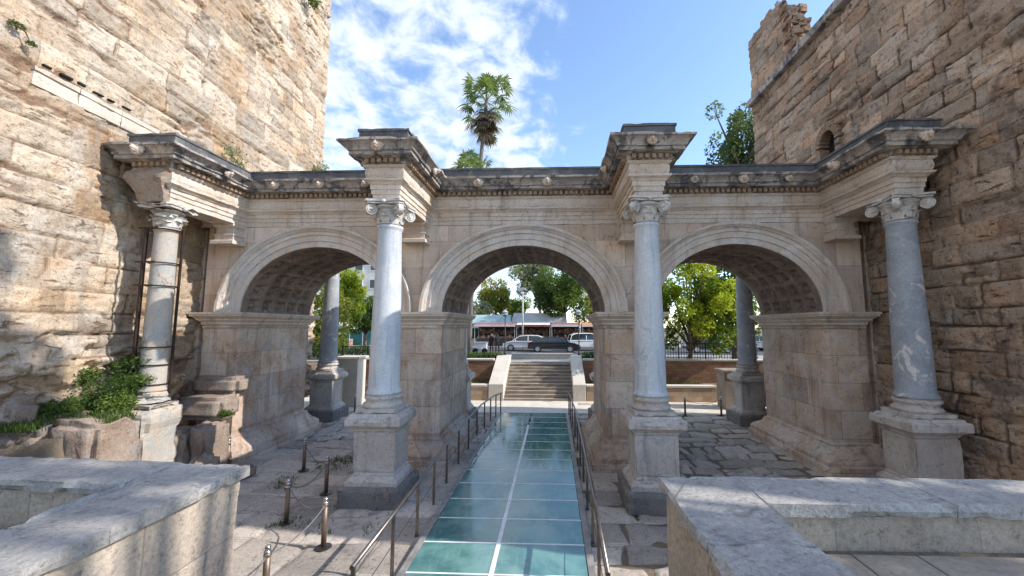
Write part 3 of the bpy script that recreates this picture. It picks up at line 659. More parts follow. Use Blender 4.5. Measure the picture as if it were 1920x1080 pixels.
#@@PART3
# ================================================================== TOWERS
tl = thing('stone_tower', 'tall sunlit cream ashlar tower with crumbling blocks left of the gate', 'tower', (-10.2, -2, 0))
def rel(o, t):                              # keep world position, parent to t
    o.parent = t; o.matrix_parent_inverse = Matrix.Translation(-Vector(t.location)); return o
def erode(u, v, s, amt):
    big = fbm(u * .35, v * .45, 0, 4, s); pk = fbm(u * 1.7, v * 2.4, 3, 4, s + 5); fine = fbm(u * 5, v * 7, 1, 5, s + 9)
    cut = fbm(u * .8, v * 4.5, 8, 5, s + 13); zone = np.clip((big - .42) / .16, 0, 1)
    pit = fbm(u * 8, v * 11, 6, 3, s + 21)
    return amt * ((big - .5) * .35 - .40 * np.clip((pk - .57) / .06, 0, 1) * zone + (fine - .5) * .30 - .28 * np.clip((cut - .60) / .03, 0, 1) * (.25 + .75 * zone) - .16 * np.clip((pit - .62) / .08, 0, 1)), np.clip((cut - .60) / .03, 0, 1) * (.25 + .75 * zone) * .8
def hf_l(u, v):
    h, b, j = courses(u, v, 31, (.46, .72), (.8, 1.8), .022, .05, .015, .03)
    soft = np.clip((fbm(u * .28, v * .28, 2, 3, 77) - .40) / .16, 0, 1)           # zones where the joints have weathered away
    e, cj = erode(u, v, 41, .20 + .13 * soft)
    low = np.clip((4.8 - v) / 2.5, 0, 1); lum = fbm(u * .8, v * 1.1, 4, 5, 52)
    h = h * (1 - .5 * soft) + e + low * ((lum - .5) * .7 - .30 * np.clip((fbm(u * 1.3, v * 2.2, 14, 4, 58) - .55) / .05, 0, 1)) + .10 * low
    return h, b, np.maximum(j * (1 - .45 * soft), cj)
f = field('wall', (-9.43, -12, 0), (-10.75, 6.95, 0), -.4, 21.6, (.998, .07), .05, hf_l, 'tower_l'); rel(f, tl)
core = MB(); core.add([(-9.75, -12, -.4), (-11.05, 6.75, -.4), (-19, 6.75, -.4), (-19, -12, -.4), (-9.75, -12, 21.5), (-11.05, 6.75, 21.5), (-19, 6.75, 21.5), (-19, -12, 21.5)], [(0, 1, 5, 4), (1, 2, 6, 5), (2, 3, 7, 6), (3, 0, 4, 7), (4, 5, 6, 7)])
rel(core.build('inner_masonry', 'rubble'), tl)
bd = MB()
def wl(y): return -9.43 + (y + 12) * (-1.32 / 18.95)
for y0, y1 in ((-4.55, -3.7), (-3.69, -2.75), (-2.74, -1.75)):
    for z0, z1, d in ((8.98, 9.28, .03), (9.28, 9.40, .05)):
        bd.add([(wl(y0) - .3, y0, z0), (wl(y0) + d, y0, z0), (wl(y1) + d, y1, z0), (wl(y1) - .3, y1, z0), (wl(y0) - .3, y0, z1), (wl(y0) + d, y0, z1), (wl(y1) + d, y1, z1), (wl(y1) - .3, y1, z1)], [(3, 2, 1, 0), (4, 5, 6, 7), (0, 1, 5, 4), (1, 2, 6, 5), (2, 3, 7, 6), (3, 0, 4, 7)])
rel(weather(bd.build('moulding', 'ledge'), .12, .012, .03), tl)
for k in range(6):
    y = -4.4 + k * .33; rel(MB().box(wl(y) - .1, wl(y) + .03, y, y + .15 + .07 * (k % 2), 9.47 + .01 * k, 9.53 + .015 * (k % 3)).build('putlog_slot', 'voidshade', bevel=.02), tl)  # solid blocks; the shade of each slot is their colour

tr = thing('stone_tower', 'brown block tower in shade right of the gate, with a broken battlement', 'tower', (10.6, 0, 0))
def hf_r(u, v):
    h, b, j = courses(u, v, 131, (.38, .56), (.5, 1.3), .022, .06, .018, .02)
    soft = np.clip((fbm(u * .3, v * .3, 2, 3, 177) - .55) / .14, 0, 1); frt = np.clip((2.4 - u) / 1.2, 0, 1)
    e, cj = erode(u, v, 141, .13 + .10 * soft)
    h = h * (1 - .3 * soft) + e + frt * (fbm(u * .9, v * .7, 4, 4, 152) - .42) * .9
    return h, b, np.maximum(j, cj * .6)
def keep_r(u, v):
    y = u - 5.6; win = (np.abs(y - 1.38) < .40) & (v > 7.5) & (v < 10.15)
    win |= (np.hypot((y - 1.38) / .40, (v - 10.15) / .48) < 1)
    n = (fbm(u * 3, v * 0 + 2, 0, 3, 5) - .5) * .35
    top = np.interp(y, [-6, 2.2, 2.35, 2.75, 2.95, 3.25, 3.8, 6.2], [14.55, 14.55, 14.75, 15.3, 16.5, 17.2, 17.5, 17.62])
    return ~win & (v < top + np.where(y > 2.3, n, n * .15))
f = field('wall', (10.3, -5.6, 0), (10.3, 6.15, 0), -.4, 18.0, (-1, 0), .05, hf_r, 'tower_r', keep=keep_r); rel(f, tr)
core = MB().box(10.62, 18, -5.5, 6.05, -.4, 14.45)
core.poly([(10.42, 2.9, 14.2), (10.42, 6.0, 14.2), (10.42, 6.0, 17.3), (10.42, 4.0, 17.1), (10.42, 3.5, 16.7), (10.42, 3.25, 16.0), (10.42, 3.05, 15.1)], (.6, 0, 0))
rk = random.Random(8)
for i in range(90):                       # rubble filling of the broken merlon
    z = rk.uniform(14.3, 17.2); ye = np.interp(z, [14.3, 15.1, 16.0, 16.7, 17.1, 17.3], [2.55, 2.8, 2.95, 3.2, 3.6, 4.2]); y = ye + rk.uniform(0, .25); x = rk.uniform(10.35, 11.0); q = rk.uniform(.09, .19)
    core.box(x - q, x + q, y - q * .6, y + q * 1.6, z - q * .5, z + q * .5, rk.uniform(-.3, .3), .03)
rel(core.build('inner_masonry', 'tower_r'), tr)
cpg = MB(); yy = -5.6
while yy < 6.1: l = rk.uniform(.9, 1.6); cpg.box(10.08 + rk.uniform(-.02, .02), 10.7, yy, min(yy + l - .012, 6.2), 14.20, 14.50 + rk.uniform(-.02, .03), 0, .012); yy += l
rel(cpg.build('coping', 'cornice', bevel=.03), tr)
ring = MB(); no = 12
for i in range(no):
    a0, a1 = PI * i / no, PI * (i + 1) / no - .02
    ring.poly([(10.22, 1.38 - r0 * math.cos(a) * k, 10.15 + r0 * math.sin(a) * q) for r0, k, q, a in ((1, .36, .44, a0), (1, .36, .44, a1), (1, .60, .70, a1), (1, .60, .70, a0))], (.4, 0, 0))
for y0, y1 in ((.80, 1.02), (1.74, 1.96)):
    for j in range(6): ring.box(10.22 + rk.uniform(-.015, .015), 10.62, y0, y1, 7.6 + j * .42, 7.6 + (j + 1) * .42 - .015)
rel(ring.build('window_surround', 'tower_r', bevel=.02), tr)
rel(MB().box(10.56, 10.66, .95, 1.82, 7.5, 10.7).build('window_opening', 'voidshade'), tr)  # flat dark panel, shade of the window recess put into its colour
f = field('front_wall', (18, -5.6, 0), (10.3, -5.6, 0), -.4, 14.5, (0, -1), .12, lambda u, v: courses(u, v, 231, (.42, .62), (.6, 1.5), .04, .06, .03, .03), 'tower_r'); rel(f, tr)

# ================================================================== TERRACE WITH PARAPETS (viewer's side)
def hf_floor(): pass
setting(MB().box(2.1, 14, -40, -8.3, -.2, 2.24).box(-14, -2.25, -40, -8.25, -.2, 2.16).box(-2.24, 2.09, -40, -9.9, -.2, 2.22).build('terrace', 'earth'))
fb = MB(); r_ = random.Random(4); y = -8.64
while y > -12:
    x = 2.0; hgt = .36
    while x < 10: l = r_.uniform(.45, .8); fb.box(x + .006, x + l - .006, y - hgt + .006, y - .006, 2.2, 2.262 + r_.uniform(-.004, .004)); x += l
    y -= hgt
setting(fb.build('terrace_paving', 'step', bevel=.008))
sb = MB(); n = 13
for i in range(n): sb.box(-1.95, 1.8, -9.95, -6.15 - (i + 1) * 3.7 / n + .3, -.15 + (2.30 / n) * i, -.15 + (2.30 / n) * (i + 1) - .002)
tag(sb.build('entry_steps', 'step', bevel=.01), 'stone steps from the terrace down to the near end of the glass walkway', 'steps')
def parapet(name, label, outer, inner, far):
    t = thing(name, label, 'parapet wall', (outer[0], outer[1], 0))
    def L(d): # plan polygon, overhang d
        s = 1 if outer[0] > 0 else -1
        return [(outer[0] - s * d, outer[1] + d), (far[0], far[1] + d), (far[0], far[2] - d), (inner[0] + s * d, inner[1] - d), (inner[0] + s * d, -10.9), (outer[0] - s * d, -10.9)]
    wv = MB().poly([(x, y, -.2) for x, y in L(-.05)], (0, 0, 2.70)); rel(weather(wv.build('wall', 'parapet_wall'), .15, .008, .02), t)
    P = L(0.0); s = 1 if outer[0] > 0 else -1; cp = MB()
    # coping slabs, butted with thin gaps
    xa = outer[0]; xs_ = [inner[0] + s * .0]
    cp.poly([(outer[0], outer[1], 2.502), (inner[0], outer[1] + (far[1] - outer[1]) * abs((inner[0] - outer[0]) / (far[0] - outer[0])), 2.502), (inner[0], inner[1], 2.502), (inner[0], -9.2, 2.502), (outer[0], -9.2, 2.502)], (0, 0, .098))
    yy = -9.2025
    while yy > -10.8: cp.box(min(inner[0], outer[0]), max(inner[0], outer[0]), max(yy - 1.15, -10.9), yy, 2.503, 2.599 + random.uniform(-.002, .002)); yy -= 1.1525
    x = inner[0] + s * .003; L_ = far[0] - inner[0]
    def yo(x): return outer[1] + (far[1] - outer[1]) * (x - outer[0]) / (far[0] - outer[0])
    def yi(x): return inner[1] + (far[2] - inner[1]) * (x - inner[0]) / (far[0] - inner[0])
    while abs(x) < abs(far[0]):
        x2 = x + s * min(random.uniform(1.3, 2.1), abs(far[0] - x) + .01); zt = .097 + random.uniform(-.003, .002)
        cp.poly([(x, yo(x), 2.503), (x2 - s * .002, yo(x2), 2.503), (x2 - s * .002, yi(x2), 2.503), (x, yi(x), 2.503)], (0, 0, zt)); x = x2
    rel(weather(cp.build('coping', 'parapet'), .06, .006, .035), t); return t
parapet('parapet_wall', 'low stone parapet with grey coping turning a corner, right of the glass walkway', (1.86, -8.11), (2.55, -8.63), (10.0, -7.95, -8.50))
parapet('parapet_wall', 'low stone parapet with grey coping turning a corner, left of the glass walkway', (-2.03, -7.99), (-2.79, -8.49), (-9.4, -7.52, -8.15))
#@@PART4
# ================================================================== GLASS WALKWAY AND HANDRAILS
gw = thing('glass_walkway', 'long walkway of teal glass panes in a pale metal frame leading through the middle arch', 'walkway', (0, 0, -.1))
def part(o, t): return rel(o, t)
YB = [-6.10 + .915 * i for i in range(15)]
for i in range(14):
    for x0, x1 in ((-1.46, -.13), (-.05, 1.46)):
        part(MB().box(x0, x1, YB[i] + .018, YB[i + 1] - .018, -.035, .0).build('glass_pane', 'glass'), gw)
for y in YB: part(MB().box(-1.47, 1.47, y - .017, y + .017, -.06, .006).build('crossbar', 'alu', bevel=.004), gw)
part(MB().box(-.129, -.051, YB[0], 4.4, -.09, .011).build('centre_beam', 'alu', bevel=.004), gw)
for x in (-1.53, 1.53): part(MB().box(x - .06, x + .06, YB[0], YB[-1], -.14, .014).build('edge_beam', 'frame', bevel=.006), gw)
def rail(label, pts, ys, m):
    t = thing('handrail', label, 'handrail', (pts[0][0], pts[0][1], 0)); pts = [Vector(p) for p in pts]
    part(MB().tube(pts, .032, 10).build('top_rail', m, smooth=True), t)
    wire = [Vector((p.x, p.y, .42)) for p in pts]; part(MB().tube(wire, .006, 6).build('cable', 'dsteel'), t)
    def at(y):
        for a, b in zip(pts[:-1], pts[1:]):
            if a.y <= y <= b.y: k = (y - a.y) / (b.y - a.y); return a.lerp(b, k)
        return pts[-1]
    for y in ys:
        p = at(y); q = MB().box(p.x - .026, p.x + .026, p.y - .016, p.y + .016, -.1, p.z - .01); q.lathe((p.x, p.y, -.1), [(.05, 0), (.05, .012)], 12)
        part(q.build('post', 'railing'), t)
rail('steel handrail along the left edge of the glass walkway', [(-1.64, -6.65, .90), (-1.74, -3.9, .90), (-1.86, -1.6, .90), (-1.92, 1.6, .90), (-1.90, 3.8, .90), (-1.72, 5.9, .89), (-1.48, 6.7, .88)], [-6.6, -5.2, -3.9, -2.6, -1.3, 0.1, 1.6, 3.0, 4.3, 5.3, 6.1, 6.6], 'railing')
rail('steel handrail along the right edge of the glass walkway', [(1.58, -6.65, .90), (1.64, -4.4, .90), (1.69, -1.0, .90), (1.72, 2.8, .90), (1.66, 5.2, .90), (1.62, 6.7, .88)], [-6.6, -5.3, -4.0, -2.6, -1.2, .2, 1.7, 3.2, 4.6, 5.7, 6.65], 'railing')

# ================================================================== BARRIER POSTS AND ROPES
def bpost(x, y, label):
    t = thing('barrier_post', label, 'post', (x, y, -.1), 'rope barrier posts round the gate')
    a = MB().lathe((0, 0, 0), [(.14, 0), (.14, .01), (.11, .018), (.05, .026)], 24).build('foot_plate', 'dsteel', t)
    MB().lathe((0, 0, .02), [(.046, 0), (.046, .76)], 16).build('tube', 'bronze', t, smooth=True)
    f = MB().lathe((0, 0, .78), [(.05, 0), (.05, .015), (.025, .022), (.025, .03)], 12); f.ball((0, 0, .84), .042, 12, 8); f.build('finial', 'steel', t, smooth=True)
    b = MB(); b.lathe((0, 0, .72), [(.054, 0), (.054, .03)], 12); b.build('ring', 'steel', t)
BP = [(-4.60, -3.52), (-3.32, -4.35), (-3.24, -5.95), (-4.62, -2.06), (-6.13, -.59), (-8.23, -.75), (-4.62, .1), (-8.37, 6.65), (6.91, 6.79), (8.56, 6.87)]
BL = ['barrier post in sun on pale paving, second nearest left of the walkway', 'barrier post casting a shadow, between the left parapet and the front pedestal', 'nearest barrier post, at the bottom edge beside the left handrail',
      'barrier post in shade directly left of the front column pedestal', 'barrier post in shade on the dark floor before the left arch', 'thin barrier post against the base of the leftmost pier', 'barrier post half hidden behind the front left pedestal',
      'barrier post far behind the left arch near the white stone block', 'barrier post far behind the right arch, nearer the walkway', 'barrier post far behind the right arch, close to the dark back column']
for p, l in zip(BP, BL): bpost(*p, l)
def rope(a, b, sag, label):
    A = Vector((*a, .64)); B = Vector((*b, .64)); pts = []
    for i in range(17): k = i / 16; p = A.lerp(B, k); p.z -= sag * 4 * k * (1 - k); pts.append(p)
    tag(base(MB().tube(pts, .011, 6).build('barrier_rope', 'rope', smooth=True), (A + B) / 2), label, 'rope', 'ropes slung between the barrier posts')
rope(BP[0], BP[1], .22, 'sagging rope between the two sunlit barrier posts'); rope(BP[1], BP[2], .12, 'rope running toward the viewer to the nearest barrier post')
rope(BP[3], BP[0], .22, 'rope from the shaded post beside the pedestal to the sunlit post'); rope(BP[4], BP[3], .2, 'rope between two shaded posts before the left arch'); rope(BP[8], BP[9], .2, 'rope between two posts far behind the right arch')
rope(BP[2], (-2.95, -8.0), .2, 'rope from the nearest barrier post down toward the left parapet')

# ================================================================== BRACE ON THE LEFT COLUMN
br = thing('steel_brace', 'rusty steel brace of upright bars and hoops clamped round the patched left column', 'brace', (-9.15, -2.18, 1.9))
cx, cy = -9.15, -2.18
for dx, dy in ((-.36, -.16), (-.24, -.31), (.33, .12)): part(MB().box(cx + dx - .022, cx + dx + .022, cy + dy - .022, cy + dy + .022, 2.25, 6.45).build('upright', 'rust'), br)
for z in (6.42, 5.55, 4.96, 3.42, 2.98, 2.50):
    pts = [(cx + .30 * math.cos(2 * PI * k / 28), cy + .30 * math.sin(2 * PI * k / 28), z) for k in range(29)]
    m = MB().tube(pts, .017, 6); m.box(cx - .40, cx + .1, cy - .345, cy - .32, z - .02, z + .02); part(m.build('hoop', 'rust'), br)

# ================================================================== ROCKS, EARTH AND PLANTS AT THE LEFT TOWER
def rock(x0, x1, y0, y1, z0, z1, rz, label, m='rubble', rough=.15, tilt=(0, 0), group='fallen stone blocks by the left tower', seed=1):
    import bmesh
    bm = bmesh.new(); bmesh.ops.create_cube(bm, size=1.0)
    bmesh.ops.scale(bm, vec=(x1 - x0, y1 - y0, z1 - z0), verts=bm.verts)
    bmesh.ops.bevel(bm, geom=list(bm.edges), offset=.11, segments=2, affect='EDGES'); bmesh.ops.subdivide_edges(bm, edges=list(bm.edges), cuts=6, use_grid_fill=True)
    co = np.array([v.co[:] for v in bm.verts]); nr = co / np.linalg.norm(co, axis=1)[:, None]
    d = (fbm(co[:, 0] * 2.6 + seed * 7, co[:, 1] * 2.6, co[:, 2] * 2.6, 5, seed) - .5) * rough * 4
    for v, q in zip(bm.verts, co + nr * d[:, None]): v.co = q
    bmesh.ops.triangulate(bm, faces=[f for f in bm.faces if len(f.verts) > 4])
    me = bpy.data.meshes.new('stone_block'); bm.to_mesh(me); bm.free(); me.transform(Matrix.Translation((0, 0, (z1 - z0) / 2)))
    o = link('stone_block', me, m); o.location = ((x0 + x1) / 2, (y0 + y1) / 2, z0); o.rotation_euler = (tilt[0], tilt[1], rz)
    for p in me.polygons: p.use_smooth = True
    return tag(o, label, 'stone', group)
rock(-10.0, -8.92, -4.5, -3.5, .1, 1.93, .04, 'large rough boulder under the weeds, left one of the two below the shrub', seed=3)
rock(-8.90, -7.92, -4.4, -3.45, .1, 2.02, -.03, 'large rough boulder under the weeds, right one of the two, beside the broken pedestal', seed=4)
rock(-10.35, -9.72, -4.5, -3.8, .9, 2.45, .1, 'sunlit broken boulder against the tower at the left edge', seed=5)
rock(-9.7, -8.3, -1.1, -.3, 1.35, 1.95, .05, 'long weathered slab lying behind the patched left column', seed=6, rough=.04)
rock(-9.8, -8.35, -.5, .05, 1.95, 2.45, .0, 'upper flat slab stacked against the wall behind the left column', seed=7, rough=.03)
rock(-9.5, -8.75, -1.9, -1.1, -.1, 1.2, .3, 'grey upright stone in the gap right of the broken pedestal', seed=8)
rock(-8.75, -8.2, -1.5, -.7, -.1, 1.35, -.2, 'brown rugged stone between the slab and the leftmost pier', seed=9, rough=.09)
rock(-8.5, -8.05, -2.25, -1.2, -.12, .55, .5, 'pale tilted block fallen on the paving by the pedestal', seed=10, tilt=(.25, .3))
rock(-8.0, -7.2, -1.55, -.85, -.15, .22, -.25, 'flat blue-grey slab lying before the leftmost pier', seed=11, rough=.03)
def mound():
    st = .08; X, Y = np.meshgrid(np.arange(-11, -7.3, st), np.arange(-6.6, -1.2, st), indexing='ij')
    e = np.clip((np.minimum(-8.1, -8.1 - (Y + 4.0) * 1.1) - X) / .4, 0, 1) * np.clip((Y + 6.4) / 2.2, 0, 1) * np.clip((-1.4 - Y) / .5, 0, 1)
    h = -.2 + e * (2.15 + (fbm(X * 1.5, Y * 1.5, 0, 4, 6) - .5) * .5)
    i = np.arange(X.size).reshape(X.shape); F = np.stack([i[:-1, :-1], i[1:, :-1], i[1:, 1:], i[:-1, 1:]], -1).reshape(-1, 4)
    setting(np_mesh('earth_mound', np.stack([X, Y, h], -1).reshape(-1, 3), F, 'earth'))
mound()
def plant(name, label, cat, loc, clumps, n, size, m, seed, stems=True, group=None, asp=.45):
    t = thing(name, label, cat, loc, group); b = Vector(loc)
    cl = [(np.array(c) - np.array(loc), r, k) for c, r, k in clumps]
    V, F, T = leaves(cl, n, size, seed, asp=asp, shell=.2); np_mesh('foliage', V, F, m, t, {'tint': T})
    sb = MB()
    for c, r, k in cl: sb.tube([(0, 0, -.05), Vector(c) * .5 + Vector((0, 0, .05)), Vector(c)], [.02, .014, .006], 5)
    sb.build('stem', 'bark', t); return t
plant('wild_shrub', 'dark green bushy shrub spreading at the foot of the sunlit tower', 'shrub', (-9.5, -2.9, 1.7),
      [((-9.75, -2.95, 2.15), (.5, .45, .42), .3), ((-9.35, -2.75, 2.35), (.4, .4, .45), .35), ((-9.6, -2.4, 2.9), (.4, .35, .35), .2), ((-9.3, -2.3, 3.05), (.35, .3, .2), .4), ((-9.1, -3.0, 2.15), (.32, .35, .3), .75), ((-10.0, -3.2, 2.0), (.35, .4, .3), .2), ((-9.2, -2.5, 2.65), (.4, .3, .18), .55), ((-9.75, -3.5, 2.2), (.3, .35, .22), .6), ((-9.95, -2.9, 2.75), (.2, .3, .25), .5)], 9000, .038, 'leaf_green', 5)
plant('wild_shrub', 'small leafy weed growing on the ledge right of the left column', 'shrub', (-8.55, -.8, 1.35), [((-8.55, -.8, 1.5), (.35, .25, .12), .4), ((-8.3, -.9, 1.52), (.25, .2, .1), .5)], 500, .045, 'leaf_green', 6)
plant('wild_shrub', 'tuft rooted in the sunlit tower wall above the left cornice', 'shrub', (-9.95, .55, 9.7), [((-9.9, .55, 9.75), (.3, .4, .38), .55), ((-9.95, .9, 9.45), (.25, .3, .3), .5)], 420, .05, 'leaf_pale', 7)
plant('wild_shrub', 'small dark tuft high on the tower at the upper left corner', 'shrub', (-9.75, -4.95, 9.95), [((-9.8, -4.95, 9.95), (.10, .13, .09), .3), ((-9.8, -4.72, 9.72), (.08, .09, .07), .3)], 220, .03, 'leaf_green', 8)
plant('wild_shrub', 'yellowish tuft on the far corner of the sunlit tower just above the gate', 'shrub', (-10.5, 6.2, 11.2), [((-10.4, 6.3, 11.4), (.35, .4, .6), .6)], 420, .07, 'leaf_pale', 9)
plant('wild_shrub', 'small green tuft high on the right hand edge of the sunlit tower', 'shrub', (-10.3, 4.6, 18.9), [((-10.2, 4.6, 19.0), (.3, .35, .35), .35)], 250, .07, 'leaf_green', 12)
def grass(name, boxes, n, hgt, seed, m='grass'):
    r = np.random.default_rng(seed); Vs = []; T = []
    for x0, x1, y0, y1, z in boxes:
        k = max(20, int(n * (x1 - x0) * (y1 - y0))); x = r.uniform(x0, x1, k); y = r.uniform(y0, y1, k); kp = fbm(x * 3, y * 3, 0, 3, seed) > .42
        x = x[kp]; y = y[kp]; k = len(x); a = r.uniform(0, 2 * PI, k); h = hgt * r.uniform(.4, 1.3, k); ln = r.normal(0, .5, (k, 2)) * h[:, None]; wd = .008 + h * .06
        dx = np.cos(a) * wd; dy = np.sin(a) * wd; z = z + 0 * x
        q = np.stack([np.stack([x - dx, y - dy, z - .05], -1), np.stack([x + dx, y + dy, z - .05], -1), np.stack([x + ln[:, 0] + dx * .3, y + ln[:, 1] + dy * .3, z + h], -1), np.stack([x + ln[:, 0] - dx * .3, y + ln[:, 1] - dy * .3, z + h], -1)], 1)
        Vs.append(q.reshape(-1, 3)); T.append(np.repeat(np.clip(r.normal(.5, .22, k), 0, 1), 4))
    V = np.concatenate(Vs); setting(np_mesh(name, V, np.arange(len(V)).reshape(-1, 4), m, None, {'tint': np.concatenate(T)}), 'stuff')
grass('weeds', [(-10.6, -8.9, -4.6, -2.6, 1.98), (-9.4, -8.3, -3.9, -3.3, 2.0), (-8.9, -8.05, -4.1, -3.5, 2.02)], 1100, .10, 3)
grass('grass', [(-9.6, -2.9, -11.0, -8.55, 2.16)], 700, .10, 4)
grass('paving_weeds', [(-6.4, -5.5, -1.9, -1.1, -.1), (-5.9, -5.0, -.6, .6, -.1), (-4.9, -4.1, -3.75, -3.25, -.1), (-3.9, -3.2, -3.9, -3.4, -.1), (-3.2, -2.7, -3.9, -3.5, -.1), (-2.9, -2.5, -5.9, -5.5, -.1), (2.4, 4.2, .2, .8, -.1)], 420, .06, 5)

# ================================================================== STAIRS, PLANTERS AND WALLS BEHIND THE GATE
setting(MB().box(-14, 14, 6.95, 13.2, -.3, -.06).build('rear_paving', 'pale'))
st = thing('staircase', 'broad flight of worn stone steps rising to the street behind the middle arch', 'staircase', (0, 9.9, -.1))
for i in range(11):
    z = -.1 + .158 * i; y = 9.9 + .30 * i
    part(weather(MB().box(-1.80, 1.98, y, 13.4, z, z + .155).build('step', 'step'), .25, .006, .03), st)
for x0, x1, l in ((-2.62, -1.80, 'left'), (1.98, 2.66, 'right')):
    tag(base(MB().poly([(x0, 9.85, -.1), (x0, 9.85, .82), (x0, 13.0, 2.12), (x0, 13.6, 2.12), (x0, 13.6, -.1)], (x1 - x0, 0, 0)).build('stair_wall', 'pale', bevel=.02), ((x0 + x1) / 2, 11.5, -.1)), 'sloping pale stone cheek wall on the %s side of the stairs' % l, 'wall', 'cheek walls of the stairs')
def capwall(name, label, x0, x1, y0, y1, z1, m, capm='pale', cat='wall', caph=.10):
    t = thing(name, label, cat, ((x0 + x1) / 2, (y0 + y1) / 2, -.1))
    part(MB().box(x0, x1, y0, y1, -.2, z1 - caph).build('wall', m), t); part(MB().box(x0, x1, y0 - .04, y1 + .02, z1 - caph, z1).build('capping', capm, bevel=.015), t); return t
capwall('planter_wall', 'low tan stone planter wall with pale capping left of the stairs', -7.4, -2.66, 9.9, 10.4, .78, 'tan')
capwall('planter_wall', 'low tan stone planter wall with pale capping right of the stairs', 2.70, 9.6, 9.9, 10.4, .80, 'tan')
capwall('retaining_wall', 'red brick retaining wall under the hedge left of the stairs', -12.5, -2.7, 12.3, 12.85, 1.98, 'brick')
capwall('retaining_wall', 'red brick retaining wall under the railings right of the stairs', 2.72, 13.5, 12.3, 12.85, 2.0, 'brick')
for x0, x1, nm in ((-12.4, -2.7, 'left'), (2.75, 13.4, 'right')): setting(MB().box(x0, x1, 10.41, 12.29, -.2, .62).build('planter_soil', 'earth'))
grass('planter_grass', [(-7.3, -2.8, 10.5, 12.2, .62), (2.9, 9.5, 10.5, 12.2, .62)], 260, .13, 8)
tag(base(MB().rects([(-10.05, -8.95, 7.9, 8.8, -.12), (-10.05, -8.95, 7.9, 8.8, 2.28), (-10.12, -8.85, 7.83, 8.87, 2.30), (-10.12, -8.85, 7.83, 8.87, 2.42)]).build('stone_pillar', 'pale', bevel=.02), (-9.5, 8.3, -.1)), 'white sunlit square stone pillar behind the left arch', 'pillar')
tag(base(MB().rects([(9.25, 10.3, 8.0, 9.0, -.12), (9.25, 10.3, 8.0, 9.0, 1.7), (9.18, 10.4, 7.93, 9.05, 1.72), (9.18, 10.4, 7.93, 9.05, 1.84)]).build('stone_pillar', 'rubble', bevel=.02), (9.8, 8.5, -.1)), 'brown stone pillar behind the right arch beside the dark back column', 'pillar')
tag(base(MB().box(-8.9, -7.42, 10.1, 10.8, -.2, 1.0).box(-8.9, -7.42, 10.6, 11.3, .9, 1.45).box(-8.9, -7.42, 11.1, 11.8, 1.35, 1.9).build('brick_steps', 'brick', bevel=.02), (-8.1, 10.9, -.1)), 'stepped brick planters seen through the left arch', 'planter')

# ================================================================== STREET
setting(MB().box(-120, 120, 13.4, 20.2, 1.3, 1.70).build('pavement', 'walkstone'))
setting(MB().box(-120, 120, 20.21, 31, 1.3, 1.62).build('road', 'asphalt'))
setting(MB().box(-120, 120, 31.01, 46, 1.3, 1.76).build('far_pavement', 'walkstone'))
def hedge(label, x0, x1, y0, y1, z0, z1, seed, n=3500):
    t = thing('hedge', label, 'hedge', ((x0 + x1) / 2, (y0 + y1) / 2, z0)); b = np.array(t.location)
    cl = []; x = x0
    while x < x1: cl.append((np.array((x + .2, (y0 + y1) / 2, (z0 + z1) / 2)) - b, ((.34), (y1 - y0) / 2, (z1 - z0) / 2 * random.uniform(.85, 1.2)), random.uniform(.05, .6))); x += .38
    V, F, T = leaves(cl, n, .06, seed, shell=.3); np_mesh('foliage', V, F, 'leaf_green', t, {'tint': T})
    s = MB(); q = x0
    while q < x1: s.tube([(q - b[0], 0, -.1), (q - b[0] + .05, .03, (z1 - z0) * .7)], [.03, .015], 5); q += .8
    s.build('stem', 'bark', t)
hedge('clipped dark hedge on top of the brick wall left of the stairs', -6.6, -2.8, 13.2, 13.9, 1.7, 2.35, 3); hedge('clipped dark hedge right of the head of the stairs', 2.7, 5.2, 13.2, 13.9, 1.7, 2.35, 4, 2600)
hedge('long hedge behind the white pillar, seen through the left arch', -16.5, -9.4, 14.2, 14.9, 1.7, 2.75, 5, 4500)
def fence(label, x0, x1, y, z, h=.95, gap=.16):
    t = thing('iron_fence', label, 'fence', ((x0 + x1) / 2, y, z)); c = (x0 + x1) / 2
    bars = MB(); k = int((x1 - x0) / gap)
    for i in range(k + 1): x = x0 - c + i * gap; bars.box(x - .012, x + .012, -.012, .012, 0, h - .04)
    bars.build('pickets', 'iron', t)
    for zz_ in (.1, h - .06): MB().box(x0 - c, x1 - c, -.018, .018, zz_, zz_ + .04).build('rail', 'iron', t)
    for i in range(int((x1 - x0) / 1.6) + 1): x = x0 - c + i * 1.6; MB().box(x - .03, x + .03, -.031, .031, 0, h + .06).build('post', 'iron', t)
fence('black iron railing on the wall behind the right arch', 6.9, 13.2, 12.55, 2.0); fence('black iron railing above the brick wall behind the left arch', -12.3, -7.0, 12.6, 1.98, .75)
plat = MB().box(-2.0, 2.2, 14.2, 14.3, 1.7, 2.05)
tag(base(MB().rects([(-1.95, 2.2, 15.6, 15.9, 1.70), (-1.95, 2.2, 15.6, 15.9, 2.02), (-2.02, 2.27, 15.5, 15.95, 2.03), (-2.02, 2.27, 15.5, 15.95, 2.12)]).build('shaded_landing', 'pole', bevel=.02), (.1, 15.7, 1.7)), 'long low grey block standing for the shaded bench at the head of the stairs', 'landing')  # added block in place of the landing pavement lying in shade

